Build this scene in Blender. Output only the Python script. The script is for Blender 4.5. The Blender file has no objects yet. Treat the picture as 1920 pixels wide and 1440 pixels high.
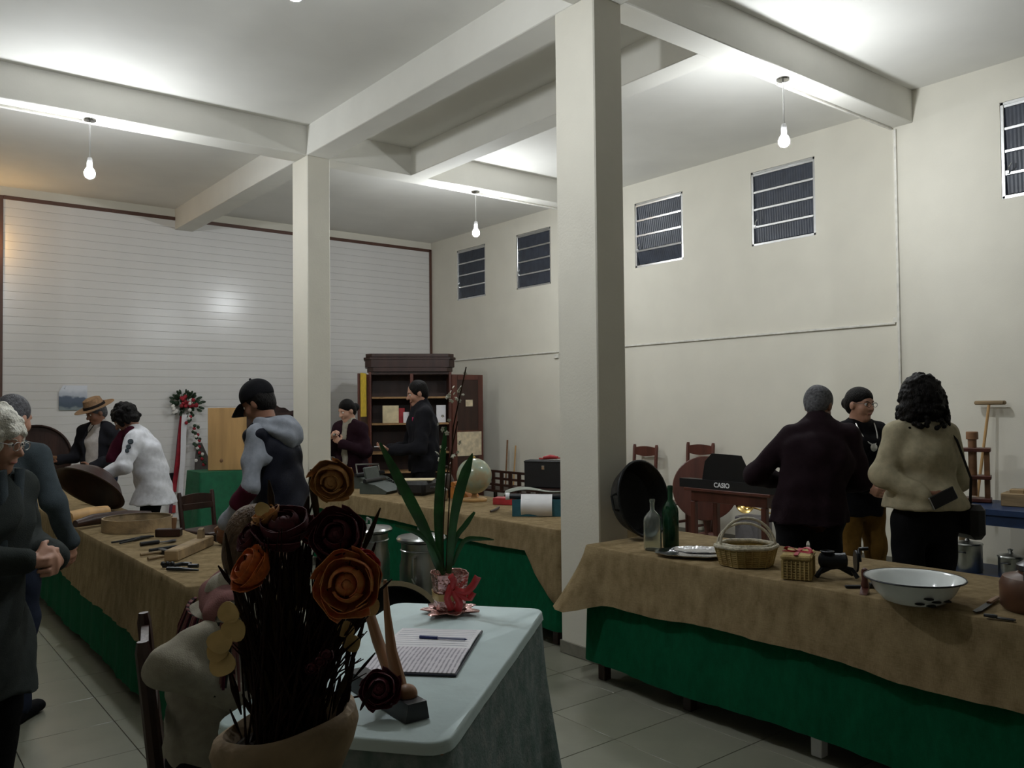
import bpy, math, random
import numpy as np
from mathutils import Vector, Matrix
random.seed(7); RNG = np.random.default_rng(11)
SC = bpy.context.scene; COL = SC.collection
# ---------------------------------------------------------------- camera
F_PX = 1556.5; YAW, PIT, ROL = 0.669877, 0.024889, -0.010073; CAM_H = 1.60
fw = Vector((math.sin(YAW)*math.cos(PIT), math.cos(YAW)*math.cos(PIT), math.sin(PIT)))
_r = fw.cross(Vector((0, 0, 1))).normalized(); _u = _r.cross(fw)
CR = math.cos(ROL)*_r + math.sin(ROL)*_u; CU = -math.sin(ROL)*_r + math.cos(ROL)*_u
CAM = Vector((0, 0, CAM_H))
cd = bpy.data.cameras.new('camera'); co = bpy.data.objects.new('camera', cd); COL.objects.link(co)
cd.sensor_fit = 'HORIZONTAL'; cd.sensor_width = 36.0; cd.lens = F_PX/1920*36.0; cd.clip_start = 0.05; cd.clip_end = 200
mw = Matrix((CR, CU, -fw)).transposed().to_4x4(); mw.translation = CAM; co.matrix_world = mw
SC.camera = co
# ---------------------------------------------------------------- world, exposure
w = bpy.data.worlds.new('night'); SC.world = w; w.use_nodes = True
w.node_tree.nodes['Background'].inputs[0].default_value = (0.02, 0.028, 0.05, 1)
w.node_tree.nodes['Background'].inputs[1].default_value = 0.25
SC.view_settings.view_transform = 'Standard'; SC.view_settings.look = 'None'
SC.view_settings.gamma = 1.0; SC.view_settings.use_curve_mapping = False
SC.view_settings.exposure = 0.1
BULB = 800.0      # emission of the lit bulbs

def ray(x, y): return fw + CR*((x-960)/F_PX) - CU*((y-720)/F_PX)
def at(x, y, **k):                        # a photo pixel on the plane X=, Y= or Z=, or at depth D=
    d = ray(x, y)
    (a, v), = k.items()
    if a == 'D': return CAM + d*v
    i = 'XYZ'.index(a)
    return CAM + d*((v-CAM[i])/d[i])
# ---------------------------------------------------------------- mesh helpers
def V3(a): return np.array(a, float)
def unit(a):
    a = V3(a); return a/max(np.linalg.norm(a), 1e-9)
def frame(d, up=(0, 0, 1)):
    d = unit(d); u = V3(up)
    if abs(d@unit(u)) > .98: u = V3((0, 1, 0)) if abs(d[1]) < .9 else V3((1, 0, 0))
    s = unit(np.cross(u, d)); return s, np.cross(d, s), d
def rotm(rx=0, ry=0, rz=0): return np.array(Matrix.Rotation(math.radians(rz), 3, 'Z') @ Matrix.Rotation(math.radians(ry), 3, 'Y') @ Matrix.Rotation(math.radians(rx), 3, 'X'))
class MB:
    def __init__(s): s.v = []; s.f = []; s.M = None; s.o = V3((0, 0, 0))
    def add(s, v, f):
        b = len(s.v); v = np.asarray(v, float)
        if s.M is not None: v = v @ s.M.T + s.o
        s.v.extend(map(tuple, v)); s.f.extend([tuple(b+i for i in q) for q in f]); return s
    def box(s, c, d, R=None, bev=0.0):
        c = V3(c); h = V3(d)/2
        if bev <= 0:
            v = np.array([(x, y, z) for x in (-1, 1) for y in (-1, 1) for z in (-1, 1)])*h
            f = [(0, 1, 3, 2), (4, 6, 7, 5), (0, 4, 5, 1), (2, 3, 7, 6), (0, 2, 6, 4), (1, 5, 7, 3)]
        else:
            b = min(bev, h.min()*.95); v = []; ix = {}
            for x in (-1, 1):
                for y in (-1, 1):
                    for z in (-1, 1):
                        for a in range(3):
                            p = V3((x, y, z))*h; q = p.copy()
                            for k in range(3):
                                if k != a: q[k] -= (x, y, z)[k]*b
                            ix[(x, y, z, a)] = len(v); v.append(q)
            f = []
            for a in range(3):
                o = [k for k in range(3) if k != a]
                for sg in (-1, 1):
                    q = []
                    for p0, p1 in ((-1, -1), (1, -1), (1, 1), (-1, 1)):
                        k = [0, 0, 0]; k[a] = sg; k[o[0]] = p0; k[o[1]] = p1; q.append(ix[(*k, a)])
                    f.append(tuple(q))
            for a in range(3):
                o = [k for k in range(3) if k != a]
                for p0 in (-1, 1):
                    for p1 in (-1, 1):
                        q = []
                        for e, ax in ((-1, o[0]), (1, o[0]), (1, o[1]), (-1, o[1])):
                            k = [0, 0, 0]; k[a] = e; k[o[0]] = p0; k[o[1]] = p1; q.append(ix[(*k, ax)])
                        f.append(tuple(q))
            for x in (-1, 1):
                for y in (-1, 1):
                    for z in (-1, 1): f.append(tuple(ix[(x, y, z, a)] for a in range(3)))
            v = np.array(v)
        if R is not None: v = v @ np.asarray(R).T
        return s.add(v+c, f)
    def tube(s, pts, r, n=8, caps=True, flat=1.0, up=(0, 0, 1)):
        P = [V3(p) for p in pts]; m = len(P)
        R = [r]*m if np.isscalar(r) else list(r)
        v = []; f = []; pu = None
        for i in range(m):
            t = P[min(i+1, m-1)]-P[max(i-1, 0)]
            a, b, _ = frame(t, up if pu is None else pu); pu = b
            for k in range(n):
                q = 2*math.pi*k/n; v.append(P[i]+R[i]*(math.cos(q)*a+math.sin(q)*b*flat))
        for i in range(m-1):
            for k in range(n): f.append((i*n+k, i*n+(k+1) % n, (i+1)*n+(k+1) % n, (i+1)*n+k))
        if caps: f.append(tuple(range(n))[::-1]); f.append(tuple((m-1)*n+k for k in range(n)))
        return s.add(v, f)
    def cyl(s, a, b, r, r2=None, n=14): return s.tube([a, b], [r, r if r2 is None else r2], n)
    def lathe(s, prof, c=(0, 0, 0), n=24, R=None, sx=1.0, sy=1.0, cap0=True, cap1=True, wob=None):
        v = []; f = []; m = len(prof)
        for j, (r, z) in enumerate(prof):
            for k in range(n):
                q = 2*math.pi*k/n; rr = r*(1+(wob(q, z) if wob else 0)); v.append((rr*math.cos(q)*sx, rr*math.sin(q)*sy, z))
        for j in range(m-1):
            for k in range(n): f.append((j*n+k, j*n+(k+1) % n, (j+1)*n+(k+1) % n, (j+1)*n+k))
        if cap0: f.append(tuple(range(n))[::-1])
        if cap1: f.append(tuple((m-1)*n+k for k in range(n)))
        v = np.array(v)
        if R is not None: v = v @ np.asarray(R).T
        return s.add(v+V3(c), f)
    def ell(s, c, r, n=14, m=8, R=None):
        r = V3((r, r, r)) if np.isscalar(r) else V3(r)
        v = [(0, 0, -1)]; f = []
        for j in range(1, m):
            p = -math.pi/2+math.pi*j/m
            for k in range(n): q = 2*math.pi*k/n; v.append((math.cos(p)*math.cos(q), math.cos(p)*math.sin(q), math.sin(p)))
        v.append((0, 0, 1)); T = len(v)-1
        for k in range(n):
            f.append((0, 1+(k+1) % n, 1+k)); f.append((T, 1+(m-2)*n+k, 1+(m-2)*n+(k+1) % n))
            for j in range(m-2): f.append((1+j*n+k, 1+j*n+(k+1) % n, 1+(j+1)*n+(k+1) % n, 1+(j+1)*n+k))
        v = np.array(v)*r
        if R is not None: v = v @ np.asarray(R).T
        return s.add(v+V3(c), f)
    def prism(s, out, t, c=(0, 0, 0), R=None):        # outline in local x,y; thickness t along local z
        n = len(out); v = [(x, y, -t/2) for x, y in out]+[(x, y, t/2) for x, y in out]
        f = [tuple(range(n))[::-1], tuple(range(n, 2*n))]+[(k, (k+1) % n, n+(k+1) % n, n+k) for k in range(n)]
        v = np.array(v, float)
        if R is not None: v = v @ np.asarray(R).T
        return s.add(v+V3(c), f)
    def sheet(s, P, t=0.003):                          # grid of points with real thickness
        P = np.asarray(P, float); m, n = P.shape[:2]
        du = np.gradient(P, axis=0); dv = np.gradient(P, axis=1); N = np.cross(du, dv); N /= np.maximum(np.linalg.norm(N, axis=2, keepdims=True), 1e-9)
        A = P+N*t/2; B = P-N*t/2
        v = list(A.reshape(-1, 3))+list(B.reshape(-1, 3)); o = m*n; f = []
        for i in range(m-1):
            for j in range(n-1):
                q = (i*n+j, (i+1)*n+j, (i+1)*n+j+1, i*n+j+1); f.append(q); f.append(tuple(o+k for k in q[::-1]))
        ed = [i*n for i in range(m)]+[(m-1)*n+j for j in range(1, n)]+[i*n+n-1 for i in range(m-2, -1, -1)]+[j for j in range(n-2, 0, -1)]
        for a, b in zip(ed, ed[1:]+ed[:1]): f.append((b, a, o+a, o+b))
        return s.add(v, f)
    def build(s, name, m, parent=None, smooth=40):
        return mesh_obj(name, s.v, s.f, m, parent, smooth)
def mesh_obj(name, v, f, m, parent=None, smooth=40):
    me = bpy.data.meshes.new(name); me.from_pydata([tuple(p) for p in v], [], f); me.update()
    if smooth:
        me.shade_smooth()
        if smooth < 180: me.set_sharp_from_angle(angle=math.radians(smooth))
    if m is not None: me.materials.append(MAT[m] if isinstance(m, str) else m)
    o = bpy.data.objects.new(name, me); COL.objects.link(o); o.parent = parent
    return o
def tag(o, label, cat, group=None):
    o['label'] = label; o['category'] = cat
    if group: o['group'] = group
    return o
def struct(o, label=None):
    o['kind'] = 'structure'
    if label: o['label'] = label
    return o
def thing(name, label, cat, loc=(0, 0, 0), rz=0, group=None):
    o = bpy.data.objects.new(name, None); COL.objects.link(o); o.empty_display_size = .1
    o.location = loc; o.rotation_euler = (0, 0, math.radians(rz)); return tag(o, label, cat, group)
def one(name, mb, m, label, cat, loc=(0, 0, 0), rz=0, group=None, smooth=40):
    o = mb.build(name, m, None, smooth); o.location = loc; o.rotation_euler = (0, 0, math.radians(rz)); return tag(o, label, cat, group)
def bez(p0, p1, p2, n=8): return [(1-t)**2*V3(p0)+2*t*(1-t)*V3(p1)+t*t*V3(p2) for t in np.linspace(0, 1, n)]
# ---------------------------------------------------------------- materials
MAT = {}
def nodes(name):
    m = bpy.data.materials.new(name); m.use_nodes = True; MAT[name] = m
    return m, m.node_tree, m.node_tree.nodes['Principled BSDF']
def mat(name, col, rough=.6, metal=0, var=.12, scale=18, bump=0, bscale=80, trans=0, stretch=(1, 1, 1), col2=None, emit=0, sheen=0, det=4, spec=None):
    m, nt, b = nodes(name); N = nt.nodes; L = nt.links
    b.inputs['Roughness'].default_value = rough; b.inputs['Metallic'].default_value = metal
    if spec is not None: b.inputs['Specular IOR Level'].default_value = spec
    if trans: b.inputs['Transmission Weight'].default_value = trans
    if sheen: b.inputs['Sheen Weight'].default_value = sheen
    tc = N.new('ShaderNodeTexCoord'); mp = N.new('ShaderNodeMapping'); mp.inputs['Scale'].default_value = stretch; L.new(tc.outputs['Object'], mp.inputs[0])
    nz = N.new('ShaderNodeTexNoise'); nz.inputs['Scale'].default_value = scale; nz.inputs['Detail'].default_value = det; L.new(mp.outputs[0], nz.inputs[0])
    rp = N.new('ShaderNodeValToRGB'); rp.color_ramp.elements[0].position = .3; rp.color_ramp.elements[1].position = .7
    c2 = col2 or tuple(min(1, x*(1+var)) for x in col)
    c1 = col if col2 else tuple(x*(1-var) for x in col)
    rp.color_ramp.elements[0].color = (*c1, 1); rp.color_ramp.elements[1].color = (*c2, 1)
    L.new(nz.outputs['Fac'], rp.inputs[0]); L.new(rp.outputs[0], b.inputs['Base Color'])
    if bump:
        n2 = N.new('ShaderNodeTexNoise'); n2.inputs['Scale'].default_value = bscale; L.new(mp.outputs[0], n2.inputs[0])
        bp = N.new('ShaderNodeBump'); bp.inputs['Strength'].default_value = bump; bp.inputs['Distance'].default_value = .01
        L.new(n2.outputs['Fac'], bp.inputs['Height']); L.new(bp.outputs[0], b.inputs['Normal'])
    if emit: b.inputs['Emission Color'].default_value = (*col, 1); b.inputs['Emission Strength'].default_value = emit
    return m
def weave(name, col, col2, sc=160, rough=.9, bump=.2):
    m, nt, b = nodes(name); N = nt.nodes; L = nt.links; b.inputs['Roughness'].default_value = rough; b.inputs['Specular IOR Level'].default_value = .1
    tc = N.new('ShaderNodeTexCoord'); acc = None
    for st, wt in (((1, 1, .06), .30), ((.08, .08, 1), .30), ((.04, .04, .02), .55)):
        mp = N.new('ShaderNodeMapping'); mp.inputs['Scale'].default_value = st; L.new(tc.outputs['Object'], mp.inputs[0])
        nz = N.new('ShaderNodeTexNoise'); nz.inputs['Scale'].default_value = sc; nz.inputs['Detail'].default_value = 3; L.new(mp.outputs[0], nz.inputs[0])
        q = N.new('ShaderNodeMath'); q.operation = 'MULTIPLY_ADD'; L.new(nz.outputs['Fac'], q.inputs[0]); q.inputs[1].default_value = wt
        if acc is None: q.inputs[2].default_value = 0
        else: L.new(acc, q.inputs[2])
        acc = q.outputs[0]
    rp = N.new('ShaderNodeValToRGB'); rp.color_ramp.elements[0].position = .42; rp.color_ramp.elements[1].position = .72
    rp.color_ramp.elements[0].color = (*col, 1); rp.color_ramp.elements[1].color = (*col2, 1); L.new(acc, rp.inputs[0]); L.new(rp.outputs[0], b.inputs['Base Color'])
    bp = N.new('ShaderNodeBump'); bp.inputs['Strength'].default_value = bump; bp.inputs['Distance'].default_value = .004; L.new(acc, bp.inputs['Height']); L.new(bp.outputs[0], b.inputs['Normal'])
    return m
mat('wall_paint', (.73, .70, .61), .75, var=.03, scale=2.5, bump=.08, bscale=120)
mat('ceiling_paint', (.80, .79, .75), .8, var=.03, scale=2)
mat('beam_paint', (.75, .735, .68), .75, var=.03, scale=3, bump=.06, bscale=60)
mat('column_paint', (.75, .72, .63), .7, var=.03, scale=3, bump=.1, bscale=70)
mat('pvc', (.76, .745, .73), .23, var=.02, scale=3)
mat('brown_trim', (.10, .045, .03), .5)
mat('tile', (.245, .25, .195), .28, var=.08, scale=5, col2=(.285, .285, .225), bump=.02, bscale=30)
mat('grout', (.06, .055, .045), .9)
mat('skirting', (.2, .19, .155), .5)
mat('aluminium', (.72, .73, .74), .3, 1, var=.05)
mat('pane_glass', (.045, .055, .08), .42, var=.25, scale=9, trans=.25)
mat('conduit_white', (.72, .70, .64), .6)
mat('dark_metal', (.03, .032, .035), .4, .7)
mat('iron', (.012, .013, .015), .42, .6, bump=.2, bscale=60)
mat('chrome', (.75, .75, .76), .12, 1, var=.03)
mat('steel', (.42, .43, .42), .28, 1, var=.2, scale=10)
mat('brass', (.75, .52, .18), .18, 1, var=.1)
weave('burlap', (.185, .132, .066), (.33, .25, .14), 420)
weave('green_cloth', (.002, .066, .027), (.003, .10, .043), 700, .85, .2)
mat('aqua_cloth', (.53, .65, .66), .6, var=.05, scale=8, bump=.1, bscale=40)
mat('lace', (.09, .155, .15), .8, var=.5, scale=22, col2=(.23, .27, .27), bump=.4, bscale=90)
mat('wood_dark', (.032, .012, .008), .4, var=.45, scale=9, stretch=(1, 1, .12), bump=.1)
mat('wood_red', (.095, .028, .018), .38, var=.35, scale=9, stretch=(1, 1, .12), bump=.1)
mat('wood_mid', (.22, .11, .05), .5, var=.35, scale=10, stretch=(1, .2, 1), bump=.15)
mat('wood_light', (.50, .30, .12), .5, var=.22, scale=8, stretch=(1, 1, .12))
mat('shelf_wood', (.30, .17, .07), .6, var=.2)
mat('wood_grey', (.30, .21, .11), .7, var=.4, scale=14, stretch=(1, .15, 1), bump=.2)
mat('horn_wood', (.24, .115, .05), .5, var=.3, scale=9, stretch=(1, 1, .2))
mat('black_plastic', (.012, .012, .014), .35)
mat('black_leather', (.012, .012, .014), .45, bump=.2, bscale=200)
mat('white', (.85, .85, .87), .6, var=.03)
mat('paper', (.78, .77, .80), .7, var=.03)
mat('old_paper', (.66, .56, .36), .8, var=.2, scale=8)
mat('enamel', (.78, .82, .82), .12, var=.03)
mat('clay', (.25, .175, .10), .75, var=.3, scale=9, bump=.3, bscale=40)
mat('soil', (.02, .013, .008), .95, bump=.6)
mat('leaf', (.014, .085, .018), .4, var=.4, scale=14)
mat('leaf_dry', (.035, .022, .010), .8, spec=.15, var=.5)
mat('stem_dry', (.02, .009, .006), .8, spec=.15, var=.5, scale=30)
mat('blue_paint', (.008, .028, .09), .5, var=.2)
mat('teal_metal', (.03, .13, .17), .4, .1, var=.15)
mat('grey_green', (.07, .085, .075), .5)
mat('red_cover', (.42, .03, .035), .5, var=.2)
mat('skin', (.46, .24, .16), .5, var=.08, scale=20)
mat('skin_dark', (.25, .115, .07), .5, var=.08, scale=20)
mat('skin_pale', (.58, .33, .235), .5, var=.08, scale=20)
mat('eye_white', (.75, .73, .70), .25, var=.02); mat('eye_dark', (.02, .012, .008), .2)
mat('lip', (.36, .10, .08), .45)
mat('hair_black', (.006, .005, .005), .5, spec=.15, var=.4, scale=60, bump=.8, bscale=150, stretch=(1, 1, .4))
mat('hair_grey', (.10, .10, .11), .6, spec=.2, var=.5, scale=70, bump=.7, bscale=150)
mat('hair_white', (.72, .70, .62), .6, var=.25, scale=60, bump=.8, bscale=120)
mat('hair_brown', (.10, .06, .035), .5, spec=.2, var=.4, scale=50, bump=.8, bscale=140, stretch=(1, 1, .3))
# ================================================================ the room
CEIL = 4.46; BB = 4.16; WR = 7.95; WN = 7.62; YS = 3.83; YB = 12.30; XL = -4.40; YF = -7.00
# floor
fl = MB().box(((XL+WR)/2, (YF+YB)/2, -.07), (WR-XL+.4, YB-YF+.4, .116)).build('floor', 'grout'); struct(fl)
TS = .45; tm = MB().box((0, 0, -.005), (TS-.004, TS-.004, .010), bev=.0012)
tiles = []
nx0 = int((XL-2.856)/TS)-1; ny0 = int((YF-3.292)/TS)-1
for i in range(nx0, nx0+32):
    for j in range(ny0, ny0+48):
        cx, cy = 2.856+(i+.5)*TS, 3.292+(j+.5)*TS
        if XL < cx < WR and YF < cy < YB:
            d = Vector((cx, cy, 0))-CAM; z = d.dot(fw); px = 960+F_PX*d.dot(CR)/max(z, .01); py = 720-F_PX*d.dot(CU)/max(z, .01)
            vis = z > .3 and -150 < px < 2070 and py < 1650
            tiles.append((0 if vis else 1, d.length, cx, cy))
tiles.sort(); t0 = None; rest = MB()
for k, (a, b, cx, cy) in enumerate(tiles):
    if k < 298:
        if t0 is None: o = t0 = tm.build('tile', 'tile', fl)
        else: o = bpy.data.objects.new('tile', t0.data); COL.objects.link(o); o.parent = fl
        o.location = (cx, cy, 0)
    else: rest.box((cx, cy, -.005), (TS-.004, TS-.004, .010))
ro = rest.build('tiles', 'tile', fl); ro['kind'] = 'stuff'
# ceiling and beams
struct(MB().box(((XL+WR)/2, (YF+YB)/2, CEIL+.1), (WR-XL+.4, YB-YF+.4, .2)).build('ceiling', 'ceiling_paint'))
def beam(x0, x1, y0, y1, m='beam_paint', z0=BB, z1=CEIL+.01):
    struct(MB().box(((x0+x1)/2, (y0+y1)/2, (z0+z1)/2), (x1-x0, y1-y0, z1-z0), bev=.006).build('ceiling_beam', m))
beam(3.59, 3.84, YF, YB)                      # long beam over the columns
beam(4.83, 5.06, 3.86, 7.88)                  # second beam between the cross beams
for a, b in ((XL, 3.595), (3.835, WR)): beam(a, b, 7.87, 8.15)
beam(XL, 3.595, 3.64, 3.87); beam(3.835, WN+.02, 3.64, 3.87)
beam(XL, 3.595, -.55, -.31); beam(3.835, WN, -.55, -.31); beam(-.60, -.35, YF, YB)
for (y0, y1) in ((3.68, 4.045), (7.852, 8.217), (-.5, -.14), (-4.6, -4.24)):
    c = struct(MB().box((3.715, (y0+y1)/2, BB/2+.002), (.25, y1-y0, BB+.004), bev=.008).build('column', 'column_paint'))
    MB().box((3.715, (y0+y1)/2, .042), (.266, y1-y0+.016, .08), bev=.003).build('skirting_tile', 'skirting', c)
# walls with window openings
WINS = [(10.70, 11.50), (9.10, 9.90), (6.63, 7.43), (4.84, 5.64)]; WZ = (3.36, 4.20)
def wall_x(name, x, y0, y1, wins, wz, z1=CEIL, t=.18):
    m = MB(); ys = sorted([y0, y1]+[q for a in wins for q in a])
    for a, b in zip(ys[::2], ys[1::2]): m.box((x+t/2, (a+b)/2, z1/2), (t, b-a, z1))
    for a, b in wins:
        m.box((x+t/2, (a+b)/2, wz[0]/2), (t, b-a, wz[0])); m.box((x+t/2, (a+b)/2, (wz[1]+z1)/2), (t, b-a, z1-wz[1]))
    return struct(m.build(name, 'wall_paint', smooth=0))
wall_x('wall_right', WR, YS-.01, YB+.2, WINS, WZ)
WN_WIN = [(2.10, 2.90)]; WNZ = (3.30, 4.125)
wall_x('wall_right_near', WN, YF-.1, YS, WN_WIN, WNZ, t=.33)
struct(MB().box((XL-.1, (YF+YB)/2, CEIL/2), (.2, YB-YF+.4, CEIL)).build('wall_left', 'wall_paint', smooth=0))
struct(MB().box(((XL+WR)/2, YF-.1, CEIL/2), (WR-XL, .2, CEIL)).build('wall_front', 'wall_paint', smooth=0))
wb = struct(MB().box(((XL+WR)/2, YB+.1, CEIL/2), (WR-XL, .2, CEIL)).build('wall_back', 'wall_paint', smooth=0))
# PVC lining: one plank after the other
ph = .1073; PX0, PX1 = 1.47, 7.92
pl = MB().box((0, 0, 0), (PX1-PX0, .012, ph-.0015), bev=.0022)
p0 = None
for k in range(40):
    if p0 is None: o = p0 = pl.build('plank', 'pvc', wb, smooth=0)
    else: o = bpy.data.objects.new('plank', p0.data); COL.objects.link(o); o.parent = wb
    o.location = ((PX0+PX1)/2, YB-.006, .004+ph*(k+.5)); o.rotation_euler = (math.radians(random.uniform(-.5, .5)), 0, 0)
def trim(n, c, d): struct(MB().box(c, d, bev=.004).build('trim_%d' % n, 'brown_trim'))
trim(1, (2.53, YB-.012, 4.318), (2.12, .024, .05)); trim(2, (5.885, YB-.012, 4.318), (4.09, .024, .05))
trim(3, (1.445, YB-.012, 2.17), (.05, .024, 4.34)); trim(4, (7.925, YB-.012, 2.17), (.05, .024, 4.34))
struct(MB().box((WR-.006, (YS+YB)/2, .04), (.012, YB-YS, .08)).build('baseboard_right', 'skirting'))
struct(MB().box((WN-.006, (YF+YS)/2, .04), (.012, YS-YF, .08)).build('baseboard_near', 'skirting'))
# windows: four ribbed tilting panes each in an aluminium frame
def window(n, x, y0, y1, z0, z1, ang, open_last=0):
    w = struct(thing('window_%d' % n, '', '', (x, (y0+y1)/2, z0))); del w['label']; del w['category']
    W, Hh = y1-y0, z1-z0; t = .028
    fr = MB()
    for yy in (-W/2+t/2, W/2-t/2): fr.box((.02, yy, Hh/2), (.05, t, Hh-.001), bev=.003)
    for zz in (t/2, Hh-t/2): fr.box((.02, 0, zz), (.05, W-.001, t), bev=.003)
    fr.build('frame', 'aluminium', w)
    ph_ = (Hh-2*t)/4
    for k in range(4):
        R = rotm(0, -(ang+(open_last if k < 1 else 0)), 0); c = V3((.018, 0, t+ph_*(k+.5)))
        ns = 24; yy = np.linspace(-W/2+t+.004, W/2-t-.004, ns*2)
        P = np.array([[(.0025*(j % 2)-.0012, y, z) for j, y in enumerate(yy)] for z in (-ph_/2+.012, ph_/2-.012)])
        m = MB(); m.M = R; m.o = c; m.sheet(P, .004); pn = m.build('pane', 'pane_glass', w, smooth=0)
        b = MB(); b.M = R; b.o = c
        b.box((-.004, 0, ph_/2-.009), (.026, W-2*t-.002, .026), bev=.003); b.build('sash_rail', 'aluminium', w)
    h = MB().tube([(-.012, W/2-.05, t+ph_*1.05), (-.04, W/2-.075, t+ph_*1.2), (-.02, W/2-.085, t+ph_*1.36)], .006, 6)
    for dz in (0,): h.box((-.01, W/2-.05, t+ph_*1.0), (.02, .03, .03), bev=.003)
    h.build('handle', 'aluminium', w)
for i, (a, b) in enumerate(WINS): window(i+1, WR+.01, a, b, WZ[0], WZ[1], (2, 2, 9, 3)[i], (0, 3, 8, 0)[i])
window(5, WN+.01, 2.10, 2.90, WNZ[0], WNZ[1], 3)
# cable ducts
def duct(label, segs, group=None):
    m = MB()
    for a, b in segs:
        a, b = V3(a), V3(b); d = np.abs(b-a); m.box((a+b)/2, np.maximum(d, .022), bev=.003)
    one('cable_duct', m, 'conduit_white', label, 'cable duct')
zc = 2.36
duct('white cable duct running level along the wall under the high windows', [((WR-.0125, 4.0, zc), (WR-.0125, 11.6, zc-.01)), ((WR-.014, 3.92, zc+.05), (WR-.014, 4.02, zc))])
duct('white cable duct dropping down the wall edge below the beam end', [((WN-.011, 3.80, .95), (WN-.011, 3.80, BB-.02)), ((5.78, 3.83, BB-.012), (WN-.02, 3.83, BB-.012))])
duct('white cable duct under the cross beam leading to the lamp beside the paneled wall', [((XL+.05, 8.05, BB-.012), (1.56, 8.05, BB-.012))])
duct('white cable duct under the cross beam between lamp and windowed wall', [((5.88, 8.05, BB-.012), (WR-.05, 8.05, BB-.012))])
jb = one('junction_box', MB().box((0, 0, 0), (.03, .09, .06), bev=.005), 'conduit_white', 'small junction box on the cable duct beside the column', 'junction box', at(1043, 668, X=WR-.017))
# pendant lamps
def lamp(x, y, z, label, warm=False, zc=BB):
    t = thing('pendant_lamp', label, 'lamp', (x, y, zc), 0, 'pendant bulbs under the beams')
    MB().lathe([(.012, -.028), (.05, -.018), (.056, -.006), (.056, 0)], n=20).build('canopy', 'chrome', t)
    MB().cyl((0, 0, -.02), (0, 0, z-zc+.12), .007).build('rod', 'chrome', t)
    MB().lathe([(.016, z-zc+.135), (.022, z-zc+.12), (.022, z-zc+.07), (.02, z-zc+.06)], n=16).build('socket', 'white', t)
    b = MB().lathe([(.016, .065), (.02, .05), (.034, .03), (.044, .005), (.043, -.02), (.03, -.04), (.012, -.049), (.001, -.05)], c=(0, 0, z-zc), n=20)
    b.build('bulb', 'bulb_warm' if warm else 'bulb_cool', t, 180)
mat('bulb_cool', (.93, .97, 1.0), .4, emit=BULB); mat('bulb_warm', (1.0, .62, .26), .4, emit=BULB*.16)
lamp(1.61, 8.0, 3.68, 'bare lit bulb hanging in front of the white paneled wall')
lamp(5.81, 8.0, 3.66, 'bare lit bulb hanging before the two small far windows')
lamp(5.74, 3.755, 3.66, 'bare lit bulb hanging above the people by the near windows')
lamp(1.66, 3.76, 3.62, 'bare lit bulb hanging above the guest book table')
lamp(1.16, 12.14, 3.70, 'warm bulb hanging close to the end of the paneled wall', True, CEIL)
# ================================================================ draped tables
def perim(x0, x1, y0, y1, r=.03, st=.05):
    P = []
    def seg(a, b):
        n = max(2, int(np.linalg.norm(V3(b)-V3(a))/st)); P.extend([tuple(V3(a)+(V3(b)-V3(a))*k/n) for k in range(n)])
    cs = [(x1-r, y0+r, -90), (x1-r, y1-r, 0), (x0+r, y1-r, 90), (x0+r, y0+r, 180)]
    seg((x0+r, y0), (x1-r, y0))
    for k, (cx, cy, a) in enumerate(cs):
        P.extend([(cx+r*math.cos(math.radians(a+q)), cy+r*math.sin(math.radians(a+q))) for q in (0, 22, 45, 68)])
        if k == 0: seg((x1, y0+r), (x1, y1-r))
        if k == 1: seg((x1-r, y1), (x0+r, y1))
        if k == 2: seg((x0, y1-r), (x0, y0+r))
    return P
def skirt_rows(P, z, drop, flare, fold, seed, rows=7, off=0.0):
    n = len(P); rg = np.random.default_rng(seed); A = np.array(P); nx = np.roll(A, -1, 0)-np.roll(A, 1, 0); N = np.stack([nx[:, 1], -nx[:, 0]], 1); N /= np.linalg.norm(N, axis=1, keepdims=True)
    s = np.concatenate([[0], np.cumsum(np.linalg.norm(np.diff(A, axis=0), axis=1))])
    T = s[-1]+.05; w = np.zeros(n); ph = rg.uniform(0, 6.28, 6)
    for k, (fr, am) in enumerate(((3.2, .5), (6.1, .35), (9.7, .3), (1.3, .4))): w += am*np.sin(2*math.pi*round(fr*T)*s/T+ph[k])
    out = []
    for i in range(rows):
        t = i/(rows-1); D = np.array([drop(*p) for p in P])
        o = off+np.array([flare(*p) for p in P])*t**1.3+fold*t*(w*.5+.5)
        xy = A+N*o[:, None]; out.append(np.column_stack([xy, z-.004-D*t]))
    return out
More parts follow.
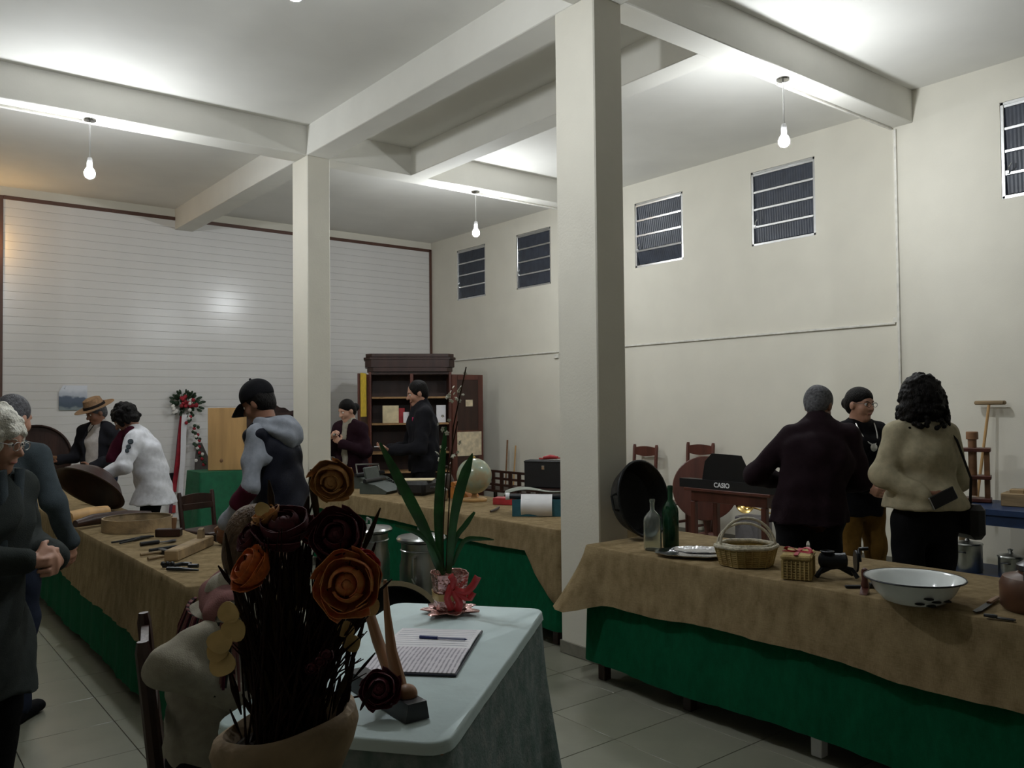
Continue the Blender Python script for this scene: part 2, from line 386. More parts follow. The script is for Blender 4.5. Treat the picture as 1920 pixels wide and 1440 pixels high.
def drape(name, label, x0, x1, y0, y1, z, drop, m, flare=lambda x, y: .012, fold=.02, seed=1, cat='tablecloth', loc=(0, 0, 0), rz=0, r=.03, top=True, off=0.0, parent=None, t=.004, rows=7):
    P = perim(x0, x1, y0, y1, r); rows_ = skirt_rows(P, z, drop, flare, fold, seed, rows, off); n = len(P)
    c = np.mean(np.array(P), 0); A = np.array(P)
    v = []; f = []
    def layer(dz, dn, flip):
        b = len(v)
        if top:
            v.extend([(p[0]-(p[0]-c[0])*.001, p[1], z+dz) for p in P]); f.append(tuple(range(b, b+n)) if not flip else tuple(range(b, b+n))[::-1]); st = 0
        else: v.extend([(p[0]+0, p[1]+0, z+dz) for p in P])
        for row in rows_:
            q = row.copy(); dirv = (A-c); dirv /= np.linalg.norm(dirv, axis=1, keepdims=True); q[:, :2] += dirv*dn; v.extend(map(tuple, q))
        for i in range(rows):
            for k in range(n):
                q = (b+i*n+k, b+(i+1)*n+k, b+(i+1)*n+(k+1) % n, b+i*n+(k+1) % n); f.append(q if not flip else q[::-1])
        return b+rows*n
    e0 = layer(0.0015, t/2, False); e1 = layer(-.0015, -t/2, True)
    for k in range(n): f.append((e0+k, e1+k, e1+(k+1) % n, e0+(k+1) % n))
    o = mesh_obj(name, v, f, m, parent, 50)
    if parent is None: o.location = loc; o.rotation_euler = (0, 0, math.radians(rz)); tag(o, label, cat)
    return o
def long_table(label, x0, x1, y0, y1, z, legs, lm='wood_dark'):
    t = thing('long_table', label, 'table', ((x0+x1)/2, (y0+y1)/2, 0)); W, L = x1-x0, y1-y0
    MB().box((0, 0, z-.016), (W-.03, L-.03, .03), bev=.004).build('table_top', 'wood_grey', t)
    MB().box((0, 0, z-.075), (W-.14, L-.14, .085), bev=.004).build('apron', 'wood_grey', t)
    for i, (lx, ly, m) in enumerate(legs): MB().box((lx-(x0+x1)/2, ly-(y0+y1)/2, (z-.031)/2), (.055, .055, z-.033), bev=.004).build('leg', m, t)
def jag(seed, amp=.02):
    rg = np.random.default_rng(seed); p = rg.uniform(0, 6.28, 5)
    return lambda s: amp*(math.sin(1.7*s+p[0])+.6*math.sin(4.1*s+p[1])+.35*math.sin(9.3*s+p[2]))
# --- right table T1
Z1 = .775; X10, X11, Y10, Y11 = 3.36, 4.16, .06, 3.56
L1 = [(3.43, 3.49, 'wood_dark'), (3.43, 2.86, 'wood_dark'), (3.43, 2.12, 'white'), (3.43, 1.2, 'wood_dark'), (3.43, .3, 'wood_dark'), (4.08, 3.49, 'wood_dark'), (4.08, 2.12, 'wood_dark'), (4.08, .3, 'wood_dark')]
long_table('long table hidden under burlap and green cloth, enamel basin on top', X10, X11, Y10, Y11, Z1-.012, L1)
j1 = jag(3, .014)
drape('green_tablecloth', 'green cloth skirting the long table that carries the enamel basin', X10, X11, Y10, Y11, Z1-.006, lambda x, y: .655+.01*math.sin(5*y), 'green_cloth', lambda x, y: .02, .018, 4)
def d1(x, y):
    c = math.exp(-((x-X10)**2+(y-Y11)**2)/.02)
    return .30+j1(y)+.05*c+(.03 if x > X10+.02 else 0)
drape('burlap_runner', 'burlap runner over the long table that carries the enamel basin', X10-.006, X11+.006, Y10-.006, Y11+.006, Z1, d1, 'burlap', lambda x, y: .03+.16*math.exp(-((x-X10)**2+(y-Y11)**2)/.012), .018, 5, off=.004, rows=9)
# --- middle table T2 between the columns
Z2 = .775; X20, X21, Y20, Y21 = 3.63, 4.47, 4.10, 7.80
long_table('long table hidden under burlap and green cloth, globe on top', X20, X21, Y20, Y21, Z2-.012, [(3.7, 4.2, 'wood_dark'), (4.4, 4.2, 'wood_dark'), (3.7, 7.7, 'wood_dark'), (4.4, 7.7, 'wood_dark'), (3.7, 6, 'wood_dark'), (4.4, 6, 'wood_dark')])
drape('green_tablecloth', 'green cloth skirting the long table that carries the globe', X20, X21, Y20, Y21, Z2-.006, lambda x, y: .66+.01*math.sin(4*y), 'green_cloth', lambda x, y: .015, .018, 6)
def d2(x, y):
    e = max(0, 1-(y-Y20)/.30); b = .17-.02*(y-Y20)/3.7+.016*math.sin(2.6*y+1)
    return b+.33*e**.6 if x < X20+.03 else .42
drape('burlap_runner', 'burlap runner over the long table that carries the globe', X20-.006, X21+.006, Y20-.006, Y21+.006, Z2, d2, 'burlap', lambda x, y: .014, .014, 7, off=.004, rows=9)
# --- left table T3
Z3 = .765; X30, X31, Y30, Y31 = 1.23, 1.76, 4.00, 10.30
long_table('long table hidden under burlap and green cloth, old hand tools on top', X30, X31, Y30, Y31, Z3-.012, [(x, y, 'wood_dark') for x in (1.3, 1.69) for y in (4.1, 6, 8, 10.2)])
drape('green_tablecloth', 'green cloth skirting the long table of old hand tools', X30, X31, Y30, Y31, Z3-.006, lambda x, y: .69+.01*math.sin(4*y), 'green_cloth', lambda x, y: .02, .018, 8)
j3 = jag(9, .018)
drape('burlap_runner', 'burlap runner over the long table of old hand tools', X30-.006, X31+.006, Y30-.006, Y31+.006, Z3, lambda x, y: (.37 if x < 1.5 else .2)+j3(y), 'burlap', lambda x, y: .03, .02, 10, off=.004, rows=9)
# --- guest book table T4 (local x along its long side)
T4A = math.degrees(math.atan2(.869, 1.06)); Z4 = .76; L4, W4 = 1.38, .64
T4C = V3((1.156, 1.74))+.5*L4*V3((math.cos(math.radians(T4A)), math.sin(math.radians(T4A))))+.5*W4*V3((-math.sin(math.radians(T4A)), math.cos(math.radians(T4A))))
def t4(u, v, z=0): # u along from the near end 0..L4, v from right edge 0..W4
    a = math.radians(T4A); return Vector((T4C[0]+math.cos(a)*(u-L4/2)-math.sin(a)*(v-W4/2), T4C[1]+math.sin(a)*(u-L4/2)+math.cos(a)*(v-W4/2), Z4+z))
tt = thing('guest_table', 'rectangular table under a pale aqua cloth with guest book', 'table', (T4C[0], T4C[1], 0), T4A)
MB().box((0, 0, Z4-.022), (L4-.02, W4-.02, .03), bev=.004).build('table_top', 'wood_mid', tt)
for sx in (-1, 1):
    for sy in (-1, 1): MB().box((sx*(L4/2-.08), sy*(W4/2-.08), (Z4-.037)/2), (.05, .05, Z4-.039), bev=.004).build('leg', 'wood_mid', tt)
ct = thing('aqua_tablecloth', 'pale aqua tablecloth with lace skirt under the guest book', 'tablecloth', (T4C[0], T4C[1], 0), T4A)
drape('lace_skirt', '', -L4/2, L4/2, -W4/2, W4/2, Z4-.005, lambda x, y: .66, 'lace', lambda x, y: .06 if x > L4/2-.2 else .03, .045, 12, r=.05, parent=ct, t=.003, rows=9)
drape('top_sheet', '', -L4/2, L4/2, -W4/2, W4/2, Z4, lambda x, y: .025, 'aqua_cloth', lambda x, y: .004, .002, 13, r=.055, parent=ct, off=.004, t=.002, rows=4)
# ================================================================ things on the right table
mat('silver', (.42, .42, .43), .24, 1, var=.15, scale=30, bump=.3, bscale=60); mat('glass_clear', (.80, .86, .82), .06, trans=.95, var=.02); mat('glass_green', (.01, .10, .04), .08, trans=.6, var=.1)
weave('wicker', (.24, .16, .06), (.55, .42, .18), 260, .7, 1.0); mat('rope_white', (.50, .46, .36), .8, var=.3, scale=60, bump=.5, bscale=120)
mat('red_ribbon', (.40, .015, .03), .45); mat('blue_cap', (.015, .03, .16), .35)
ZT = Z1+.0035
def onT(x, y, z=ZT): p = at(x, y, Z=z); return (p.x, p.y, z)
def hollow(prof, t): # closed profile of a bowl from its outer profile
    inn = [(max(r-t, .001), z+(t if k == 0 else 0)) for k, (r, z) in enumerate(prof)]
    return list(prof)+inn[::-1]
# black pan leaning on the column
axis = unit((.06, -.97, .20)); sA, uA, _ = frame(axis); RP = np.stack([sA, uA, axis], 1)
t = thing('iron_pan', 'large round black iron pan leaning against the column', 'pan', (3.765, 3.475, 1.021))
MB().lathe(hollow([(.001, -.115), (.15, -.112), (.185, -.10), (.212, -.05), (.228, 0), (.236, .006)], .008), n=48, R=RP, cap0=False, cap1=False).build('bowl', 'iron', t)
MB().tube([RP@V3((.231*math.cos(a), .231*math.sin(a), .004)) for a in np.linspace(0, 2*math.pi, 40)], .008, 6).build('rim', 'dark_metal', t)
for sg in (-1, 1): MB().tube([RP@V3((sg*.215, .05, -.03)), RP@V3((sg*.262, .04, -.02)), RP@V3((sg*.262, -.04, -.02)), RP@V3((sg*.215, -.05, -.03))], .008, 6).build('handle', 'dark_metal', t)
def bottle(name, label, loc, r, h, neck, m, cap=None, lip=.014):
    t = thing(name, label, 'bottle', loc)
    pr = [(.001, .004), (r*.8, 0), (r, .012), (r, h*.58), (r*.93, h*.64), (r*.6, h*.72), (neck, h*.78), (neck, h*.96), (lip, h*.965), (lip, h)]
    MB().lathe(hollow(pr, .004), n=28, cap0=False, cap1=False).build('glass', m, t, 60)
    if cap: MB().lathe([(r+.0005, h*.2), (r+.0008, h*.21), (r+.0008, h*.5), (r+.0005, h*.51)], n=28, cap0=False, cap1=False).build('label_band', cap, t)
    MB().lathe([(neck+.002, h*.93), (lip+.002, h*.955), (lip+.002, h*.985), (neck, h*.99)], n=20, cap0=False, cap1=False).build('lip', m, t)
bottle('clear_bottle', 'clear glass bottle standing beside the green bottle', onT(1224, 1031), .050, .285, .013, 'glass_clear')
bottle('green_bottle', 'tall dark green bottle in front of the black pan', onT(1258, 1028), .046, .355, .0145, 'glass_green')
# silver trays
def tray(label, loc, a, b, rz, h=.018):
    n = 64; v = MB(); rings = [(0, .004), (.62, .004), (.70, .006), (.76, h*.6), (.92, h), (1.0, h+.003), (.985, h-.002), (.9, h-.005), (.74, h*.5-.003), (.68, .0), (0, .0)]
    P = []
    for rr, z in rings:
        row = []
        for k in range(n):
            q = 2*math.pi*k/n; sc = 1+(.035*math.cos(12*q) if rr > .85 else 0); e = 2.6
            c, s_ = math.cos(q), math.sin(q); R = (abs(c)**e+abs(s_)**e)**(-1/e); row.append((a*rr*R*c*sc, b*rr*R*s_*sc, z))
        P.append(row)
    P = np.array(P); f = []; m_ = len(rings)
    for i in range(m_-1):
        for k in range(n): f.append((i*n+k, i*n+(k+1) % n, (i+1)*n+(k+1) % n, (i+1)*n+k))
    v.add(P.reshape(-1, 3), f); return one('silver_tray', v, 'silver', label, 'tray', loc, rz)
p = onT(1302, 1046)
tray('larger scalloped silver tray lying on the burlap beside the handled basket', (p[0]+.03, p[1]+.05, ZT), .19, .13, -60)
tray('smaller silver tray stacked on the larger silver tray', (p[0]+.055, p[1]+.0, ZT+.023), .145, .095, -52, .014)
# handled basket: woven walls of stakes and strands
bk = thing('wicker_basket', 'round wicker basket with white rim and two arched handles', 'basket', (3.54, 2.575, ZT), -40); bk.scale = (.92, .92, .95)
def bring(r, z, rad, n=36, hexa=.05, ph=0, wob=0): return [(r*(1+hexa*math.cos(6*q))*math.cos(q), r*.86*(1+hexa*math.cos(6*q))*math.sin(q), z+wob*math.sin(18*q+ph)) for q in np.linspace(0, 2*math.pi, n+1)]
MB().lathe([(.001, .002), (.128, .002), (.150, .095), (.146, .095), (.123, .008), (.001, .008)], n=36, sy=.86, cap0=False, cap1=False, wob=lambda q, z: .04*math.cos(6*q)).build('lining', 'wicker', bk)
for k in range(9):
    MB().tube(bring(.134+.0028*k, .008+.0105*k, .005, 72, .05, math.pi*k, .0)[:-1]+[bring(.134+.0028*k, .008+.0105*k, .005, 72)[0]], .0058, 5).build('strand', 'wicker', bk)
for k in range(24):
    q = 2*math.pi*k/24; MB().tube([(.137*math.cos(q)*(1+.05*math.cos(6*q)), .137*.86*math.sin(q)*(1+.05*math.cos(6*q)), .004), (.164*math.cos(q)*(1+.05*math.cos(6*q)), .164*.86*math.sin(q)*(1+.05*math.cos(6*q)), .1)], .0048, 5).build('stake', 'wicker', bk)
for r_, z_ in ((.162, .104), (.142, .112)): MB().tube(bring(r_, z_, .009), .0105, 8).build('rim', 'rope_white', bk)
for yy, hh in ((.03, .115), (-.035, .150)):
    MB().tube([(.15*math.cos(a), yy+.02*math.sin(a), .10+hh*math.sin(a)) for a in np.linspace(0, math.pi, 20)], .0075, 8).build('handle', 'rope_white', bk)
# wicker box with red ribbon
wb_ = thing('wicker_box', 'square wicker box with lid tied with red ribbon', 'box', (3.485, 2.245, ZT), -64); bw, bd, bh = .125, .19, .115
MB().box((0, 0, bh*.4), (bw-.012, bd-.012, bh*.8), bev=.006).build('body', 'wicker', wb_)
for k in range(7): MB().tube([(x*(bw/2-.003), y*(bd/2-.003), .008+.0118*k) for x, y in ((-1, -1), (1, -1), (1, 1), (-1, 1), (-1, -1))], .0052, 5).build('strand', 'wicker', wb_)
for x in np.linspace(-1, 1, 7):
    for y in (-1, 1): MB().cyl((x*(bw/2-.006), y*(bd/2), .004), (x*(bw/2-.006), y*(bd/2), .088), .004, n=5).build('stake', 'wicker', wb_)
for y in np.linspace(-1, 1, 9):
    for x in (-1, 1): MB().cyl((x*(bw/2), y*(bd/2-.006), .004), (x*(bw/2), y*(bd/2-.006), .088), .004, n=5).build('stake', 'wicker', wb_)
ld = MB().box((0, 0, bh-.012), (bw+.012, bd+.012, .024), bev=.008).build('lid', 'wicker', wb_)
rb = MB().box((0, 0, bh+.002), (.018, bd+.016, .003)).box((0, 0, bh+.002), (bw+.016, .018, .003))
for sg in (-1, 1): rb.tube(bez((0, 0, bh+.004), (sg*.05, sg*.02, bh+.04), (sg*.06, -sg*.025, bh+.006), 7)+bez((sg*.06, -sg*.025, bh+.006), (sg*.03, -.01, bh), (0, 0, bh+.006), 4), .009, 6, flat=.25)
rb.build('ribbon', 'red_ribbon', wb_)
# black hand grinder
gr = thing('iron_grinder', 'black cast iron hand grinder with a crank wheel', 'grinder', (3.575, 2.105, ZT+.007), -50); gr.scale = (.78, .78, .78)
MB().tube([(-.12, -.045, .008), (-.085, -.02, .05), (0, 0, .066), (.085, -.02, .05), (.11, -.045, .008)], [.014, .014, .018, .014, .014], 8).tube([(-.1, .055, .008), (0, .02, .066), (.1, .055, .008)], .013, 8).build('foot_frame', 'iron', gr)
MB().lathe([(.02, -.10), (.042, -.09), (.045, .03), (.05, .05), (.03, .06)], c=(0, 0, .098), R=rotm(0, 90, 0), n=18).build('barrel', 'iron', gr)
MB().lathe([(.025, .115), (.038, .15), (.042, .154), (.037, .156), (.02, .12)], c=(-.05, 0, 0), n=18, cap0=False, cap1=False).build('hopper', 'iron', gr)
MB().lathe([(.012, 0), (.064, .0), (.066, .006), (.064, .012), (.012, .012)], c=(.105, 0, .098), R=rotm(0, 90, 0), n=28).build('wheel', 'iron', gr)
MB().tube([(.12, .0, .098), (.135, .0, .098), (.137, .05, .16)], .008, 8).tube([(.137, .05, .16), (.19, .05, .165)], .011, 8).build('crank', 'iron', gr)
# small hand tool with red handle and metal bar
ht = thing('red_handled_tool', 'small upright tool with reddish wooden handle before the basin', 'tool', onT(1622, 1111), 20)
MB().lathe([(.014, .02), (.017, .035), (.012, .055), (.014, .085), (.012, .10), (.004, .106)], n=14).build('handle', 'wood_red', ht)
MB().prism([(-.05, -.0), (.018, 0), (.018, .03), (-.01, .024)], .03, (0, 0, 0), rotm(90, 0, 0)).build('foot', 'wood_red', ht)
one('metal_bar', MB().box((0, 0, .006), (.13, .02, .012), bev=.003).box((.05, 0, .014), (.02, .03, .016), bev=.003), 'dark_metal', 'short dark metal bar lying behind the red handled tool', 'bar', (3.475, 1.935, ZT), -40)
# enamel basin
bc = at(1714, 1082, Z=ZT+.10)
bs = thing('enamel_basin', 'wide white enamel wash basin with worn dark rim', 'basin', (bc.x, bc.y, ZT))
MB().lathe(hollow([(.001, .002), (.095, .0), (.12, .010), (.15, .045), (.172, .088), (.190, .10)], .004), n=56, cap0=False, cap1=False).build('bowl', 'enamel', bs, 70)
MB().tube([(.190*math.cos(a), .190*math.sin(a), .0985) for a in np.linspace(0, 2*math.pi, 56)], .0035, 6).build('rim', 'dark_metal', bs)
for a, z in ((-2.35, .045), (-2.1, .03), (-2.55, .02), (-1.7, .028), (-2.2, .012)):
    r_ = np.interp(z, [0, .010, .045, .088], [.095, .12, .15, .172])+.001; MB().ell((r_*math.cos(a), r_*math.sin(a), z), (.02, .02, .005), 8, 5).build('chip', 'iron', bs)
# knives and pot at the right
def knife(label, a, b, m1='wood_mid', g=None):
    A, B = V3(a), V3(b); d = B-A; L = np.linalg.norm(d); rz = math.degrees(math.atan2(d[1], d[0]))
    t = thing('knife', label, 'knife', a, rz, g)
    MB().tube([(0, 0, .010), (L*.3, 0, .010), (L*.42, 0, .010)], [.009, .012, .009], 8, flat=.7).build('handle', m1, t)
    MB().prism([(L*.40, -.012), (L*.95, -.012), (L, .004), (L*.9, .014), (L*.40, .012)], .004, (0, 0, .006)).build('blade', 'dark_metal', t)
knife('wooden handled knife lying beside the brown kettle', onT(1872, 1124), onT(1828, 1151))
knife('dark handled knife lying nearest the table edge by the brown kettle', onT(1845, 1158), onT(1905, 1166), 'dark_metal')
kt = thing('brown_kettle', 'brown round kettle with black lid and arched handle', 'kettle', (3.62, 1.285, ZT))
mat('brown_enamel', (.10, .045, .025), .35, var=.3, scale=14)
MB().lathe([(.001, .0), (.115, .0), (.128, .015), (.130, .10), (.118, .128), (.075, .142), (.06, .150)], n=36).build('body', 'brown_enamel', kt)
MB().lathe([(.062, .150), (.070, .158), (.07, .175), (.045, .19), (.018, .196), (.016, .21), (.024, .222), (.001, .232)], n=28).build('lid', 'black_plastic', kt)
MB().tube([(-.112*math.cos(a), 0, .13+.165*math.sin(a)) for a in np.linspace(0, math.pi, 18)], .008, 8).build('handle', 'black_plastic', kt)
MB().lathe([(.03, 0), (.035, .01), (.035, .055), (.03, .06)], c=(.0, -.075, .19), n=18).build('steel_cup', 'chrome', kt)
# ================================================================ behind the right table: keyboard, tables, chairs
kd = thing('keyboard_desk', 'small dark reddish wooden table carrying the keyboard', 'table', (6.57, 4.85, .03))
MB().box((0, 0, .735), (.44, .98, .03), bev=.005).build('table_top', 'wood_red', kd); MB().box((0, 0, .67), (.36, .86, .10), bev=.004).build('apron', 'wood_red', kd)
for sx in (-1, 1):
    for sy in (-1, 1): MB().box((sx*.17, sy*.40, .295), (.055, .055, .65), bev=.006).build('leg', 'wood_red', kd)
for sx in (-1, 1): MB().box((sx*.17, 0, .12), (.03, .76, .035), bev=.004).build('stretcher', 'wood_red', kd)
kb = thing('electronic_keyboard', 'black electronic keyboard with music rest seen from behind', 'keyboard', (6.545, 4.84, .7815))
MB().prism([(-.19, 0), (.19, 0), (.19, .045), (-.02, .075), (-.19, .085)], 1.10, (0, 0, 0), np.stack([V3((1, 0, 0)), V3((0, 0, 1)), V3((0, -1, 0))], 1)).build('case', 'black_plastic', kb)
MB().box((.10, 0, .0645), (.13, .9, .014), rotm(0, 9, 0), bev=.003).build('white_keys', 'white', kb)
MB().prism([(-.29, 0), (.30, 0), (.18, .25), (-.15, .26), (-.24, .18)], .008, (-.165, 0, .082), np.stack([V3((0, -1, 0)), V3((-.10, 0, .995)), V3((-.995, 0, -.10))], 1)).build('music_rest', 'black_plastic', kb)
def text(name, body, size, loc, R, m, parent=None, ext=.0008):
    cu = bpy.data.curves.new(name, 'FONT'); cu.body = body; cu.size = size; cu.extrude = ext; cu.align_x = 'CENTER'; cu.align_y = 'CENTER'; cu.offset = .0012*size/.05
    o = bpy.data.objects.new('tmp', cu); COL.objects.link(o); dg = bpy.context.evaluated_depsgraph_get(); me = bpy.data.meshes.new_from_object(o.evaluated_get(dg)); bpy.data.objects.remove(o)
    me.materials.clear(); me.materials.append(MAT[m]); q = bpy.data.objects.new(name, me); COL.objects.link(q); q.parent = parent
    q.matrix_local = Matrix([list(R[0])+[loc[0]], list(R[1])+[loc[1]], list(R[2])+[loc[2]], [0, 0, 0, 1]]); return q
text('lettering', 'CASIO', .062, (-.1915, .045, .042), np.stack([V3((0, -1, 0)), V3((0, 0, 1)), V3((-1, 0, 0))], 1), 'white', kb)
# tilt-top round table
rt = thing('round_table', 'reddish round pedestal table with its top tipped upright', 'table', (7.19, 5.73, 0))
n_ = unit((-.80, -.60, .12)); s_, u_, _ = frame(n_); RR = np.stack([s_, u_, n_], 1)
MB().lathe([(.001, -.012), (.33, -.012), (.343, -.004), (.345, .004), (.337, .012), (.001, .012)], c=(-.02, 0, .68), n=48, R=RR).build('table_top', 'wood_red', rt)
MB().lathe([(.045, .12), (.05, .16), (.03, .2), (.045, .3), (.055, .36), (.03, .45), (.028, .64)], c=(.06, .04, 0), n=18).build('pedestal', 'wood_red', rt)
for k in range(3):
    a = 2*math.pi*k/3+.5; c_, d_ = math.cos(a), math.sin(a); MB().tube([(.06+.03*c_, .04+.03*d_, .18), (.06+.14*c_, .04+.14*d_, .16), (.06+.25*c_, .04+.25*d_, .05), (.06+.31*c_, .04+.31*d_, .02)], [.03, .028, .022, .02], 8).build('foot', 'wood_red', rt)
# small table with papers
pt = thing('paper_table', 'small light wooden table stacked with papers beside the chairs', 'table', (6.62, 6.55, 0), 0)
MB().box((0, 0, .755), (.42, .62, .03), bev=.004).build('table_top', 'wood_light', pt)
MB().box((0, 0, .63), (.38, .58, .22), bev=.004).build('apron', 'wood_light', pt)
for sx in (-1, 1):
    for sy in (-1, 1): MB().box((sx*.18, sy*.28, .26), (.045, .045, .52), bev=.004).build('leg', 'wood_light', pt)
for k in range(5): one('paper_stack', MB().box((0, 0, .009), (.22, .30, .018), bev=.002), 'old_paper' if k % 2 else 'paper', ('white document bundle at the bottom of the stack on the light table', 'yellowed document bundle second from the bottom of the stack', 'white document bundle in the middle of the stack', 'yellowed document bundle second from the top of the stack', 'white document bundle on top of the stack, under the red book')[k], 'papers', (6.60+.02*k, 6.50+.03*k, .7702+.0182*k), 80+9*k, 'document bundles on the small light table')
one('red_book', MB().box((0, 0, .025), (.13, .19, .05), bev=.003), 'red_cover', 'small red book on top of the document bundles', 'book', (6.68, 6.58, .8615), 30)
def chair(label, loc, rz, m='wood_red', hb=1.08):
    c = thing('wooden_chair', label, 'chair', loc, rz, 'old chairs along the wall')
    MB().box((0, 0, .445), (.42, .42, .03), bev=.01).build('seat', m, c)
    for sx in (-1, 1):
        MB().box((sx*.18, .18, .215), (.04, .04, .43), bev=.004).build('leg', m, c)
        MB().tube([(sx*.18, -.19, 0), (sx*.18, -.19, .45), (sx*.185, -.235, hb-.03), (sx*.185, -.237, hb)], [.022, .022, .022, .016], 8).build('leg', m, c)
    P = [(x, .02*math.cos(x*math.pi/.36)-.03) for x in np.linspace(-.17, .17, 9)]
    MB().prism(P+[(x, -.115-.02*math.cos(x*math.pi/.36)) for x in np.linspace(.17, -.17, 9)], .022, (0, -.232, hb-.01), rotm(90, 0, 0)).build('crest_rail', m, c)
    MB().box((0, -.205, .66), (.34, .02, .06), bev=.004).build('back_rail', m, c)
    for sx in (-1, 1): MB().box((sx*.18, 0, .2), (.025, .34, .03), bev=.004).build('stretcher', m, c)
chair('old wooden chair with curved crest rail behind the paper stacked table', (7.60, 7.19, 0), 90)
chair('old wooden chair half hidden behind the tipped round table', (7.60, 6.32, 0), 90, 'wood_red', 1.13)
# amplifier box and trombone at the wall
one('amplifier_box', MB().box((0, 0, .19), (.26, .30, .38), bev=.012).lathe([(.09, 0), (.1, .006), (.085, .008), (.03, .004), (.001, .004)], c=(-.13, 0, .2), R=rotm(0, -90, 0), n=24), mat('box_grey', (.20, .19, .20), .7), 'grey speaker box under the trombone by the wall', 'speaker', (7.567, 5.408, 0))
tr = thing('trombone', 'brass trombone resting slanted on the grey speaker box', 'trombone', (7.50, 5.42, .492))
MB().lathe([(.009, -.22), (.011, -.16), (.018, -.08), (.035, -.03), (.075, -.004), (.105, 0), (.103, .003), (.07, -.004), (.03, -.03), (.012, -.08)], R=np.stack(frame((-.93, -.25, .1)), 1), c=(-.06, -.0, .03), n=28, cap0=False, cap1=False).build('bell', 'brass', tr)
MB().tube([(-.03, .42, .11), (0, .1, .06), (.04, -.42, -.03), (.05, -.45, -.06), (.035, -.42, -.09), (0, .0, -.0), (-.03, .36, .02)], .008, 8).build('slide', 'brass', tr)
MB().cyl((-.03, .42, .11), (-.033, .46, .117), .012, .018).build('mouthpiece', 'chrome', tr)
# blue bench with pots and wooden press
bb = thing('blue_bench', 'blue painted workbench with lower shelf against the wall', 'bench', (7.02, 2.25, 0))
MB().box((0, 0, .755), (.62, 1.9, .05), bev=.005).build('bench_top', 'blue_paint', bb); MB().box((0, 0, .235), (.58, 1.8, .04), bev=.004).build('shelf', 'blue_paint', bb)
MB().box((-.27, 0, .69), (.03, 1.8, .08)).build('apron', 'blue_paint', bb)
for sx in (-1, 1):
    for sy in (-1, 1): MB().box((sx*.27, sy*.88, .366), (.06, .06, .73), bev=.004).build('leg', 'wood_grey', bb)
for i, (y, r, h, lb) in enumerate(((2.93, .105, .21, 'taller aluminium pot on the lower shelf of the blue bench'), (2.62, .085, .15, 'shorter aluminium pot on the lower shelf of the blue bench'), (2.3, .12, .2, 'wide aluminium pot on the lower shelf behind the kettle'))):
    p_ = thing('aluminium_pot', lb, 'pot', (6.88, y, .2555))
    MB().lathe(hollow([(.001, 0), (r*.95, 0), (r, .01), (r, h), (r+.008, h+.004)], .003), n=32, cap0=False, cap1=False).build('body', 'steel', p_)
    MB().lathe([(r+.006, h+.005), (r, h+.015), (.02, h+.03), (.012, h+.045), (.02, h+.06), (.001, h+.066)], n=28).build('lid', 'steel', p_)
    for sg in (-1, 1): MB().tube([(sg*r, -.03, h*.75), (sg*(r+.03), -.025, h*.78), (sg*(r+.03), .025, h*.78), (sg*r, .03, h*.75)], .005, 6).build('handle', 'dark_metal', p_)
pr = thing('wooden_press', 'small dark wooden screw press frame standing on the blue bench', 'press', (7.08, 2.96, .7805), 20)
for zz in (.02, .20, .42): MB().box((0, 0, zz), (.16, .26, .03), bev=.004).build('cross_board', 'wood_red', pr)
for sy in (-1, 1): MB().box((0, sy*.10, .22), (.045, .04, .375), bev=.004).build('post', 'wood_mid', pr)
MB().lathe([(.03, .05), (.032, .5), (.045, .505), (.045, .56), (.04, .565)], n=18).build('screw', 'wood_mid', pr)
one('wooden_crate', MB().box((0, 0, .05), (.2, .2, .1), bev=.006).box((0, 0, .11), (.1, .1, .04), bev=.006), 'wood_grey', 'small worn wooden block box on the blue bench beside the press', 'box', (7.05, 2.62, .7805), 10)
one('tin_can', MB().lathe([(.045, 0), (.048, .01), (.048, .12), (.045, .13)], n=22), 'steel', 'dull tin can at the end of the blue bench', 'can', (6.95, 2.36, .7805))
ml = thing('wooden_mallet', 'long handled wooden rake with flat head leaning on the wall', 'tool', (7.44, 3.08, .7805))
MB().tube([(0, 0, .0), (.10, -.07, .78)], [.013, .012], 8).build('handle', 'wood_light', ml); MB().box((.11, -.075, .795), (.06, .24, .035), rotm(0, 0, 0), bev=.01).build('head', 'wood_grey', ml)
one('grain_sack', MB().lathe([(.05, 0), (.12, .02), (.13, .2), (.10, .32), (.05, .36), (.02, .37)], n=20, wob=lambda q, z: .06*math.sin(3*q+9*z)), 'burlap', 'bulging burlap sack on the blue bench below the leaning rake', 'sack', (7.22, 2.34, .7805))
# ================================================================ things on the middle table
def on2(x, y, z=Z2+.0035): p = at(x, y, Z=z); return (p.x, p.y, z)
ZM = Z2+.0035
# globe
m, nt, b = nodes('globe_map'); N = nt.nodes; L = nt.links; b.inputs['Roughness'].default_value = .18
tc = N.new('ShaderNodeTexCoord'); nz = N.new('ShaderNodeTexNoise'); nz.inputs['Scale'].default_value = 9; nz.inputs['Detail'].default_value = 6; L.new(tc.outputs['Object'], nz.inputs[0])
rp = N.new('ShaderNodeValToRGB'); el = rp.color_ramp.elements; el[0].position = .46; el[0].color = (.34, .38, .28, 1); el[1].position = .52; el[1].color = (.36, .37, .25, 1); e = el.new(.62); e.color = (.38, .31, .19, 1); e = el.new(.40); e.color = (.30, .36, .28, 1)
L.new(nz.outputs['Fac'], rp.inputs[0]); L.new(rp.outputs[0], b.inputs['Base Color'])
gl = thing('desk_globe', 'old desk globe on a round wooden base', 'globe', (4.17, 5.80, ZM))
MB().lathe([(.001, 0), (.105, 0), (.11, .006), (.11, .018), (.10, .024), (.03, .028), (.022, .05), (.02, .07)], n=32).build('base', 'wood_light', gl)
MB().ell((0, 0, .215), .152, 40, 24).build('sphere', 'globe_map', gl, 180)
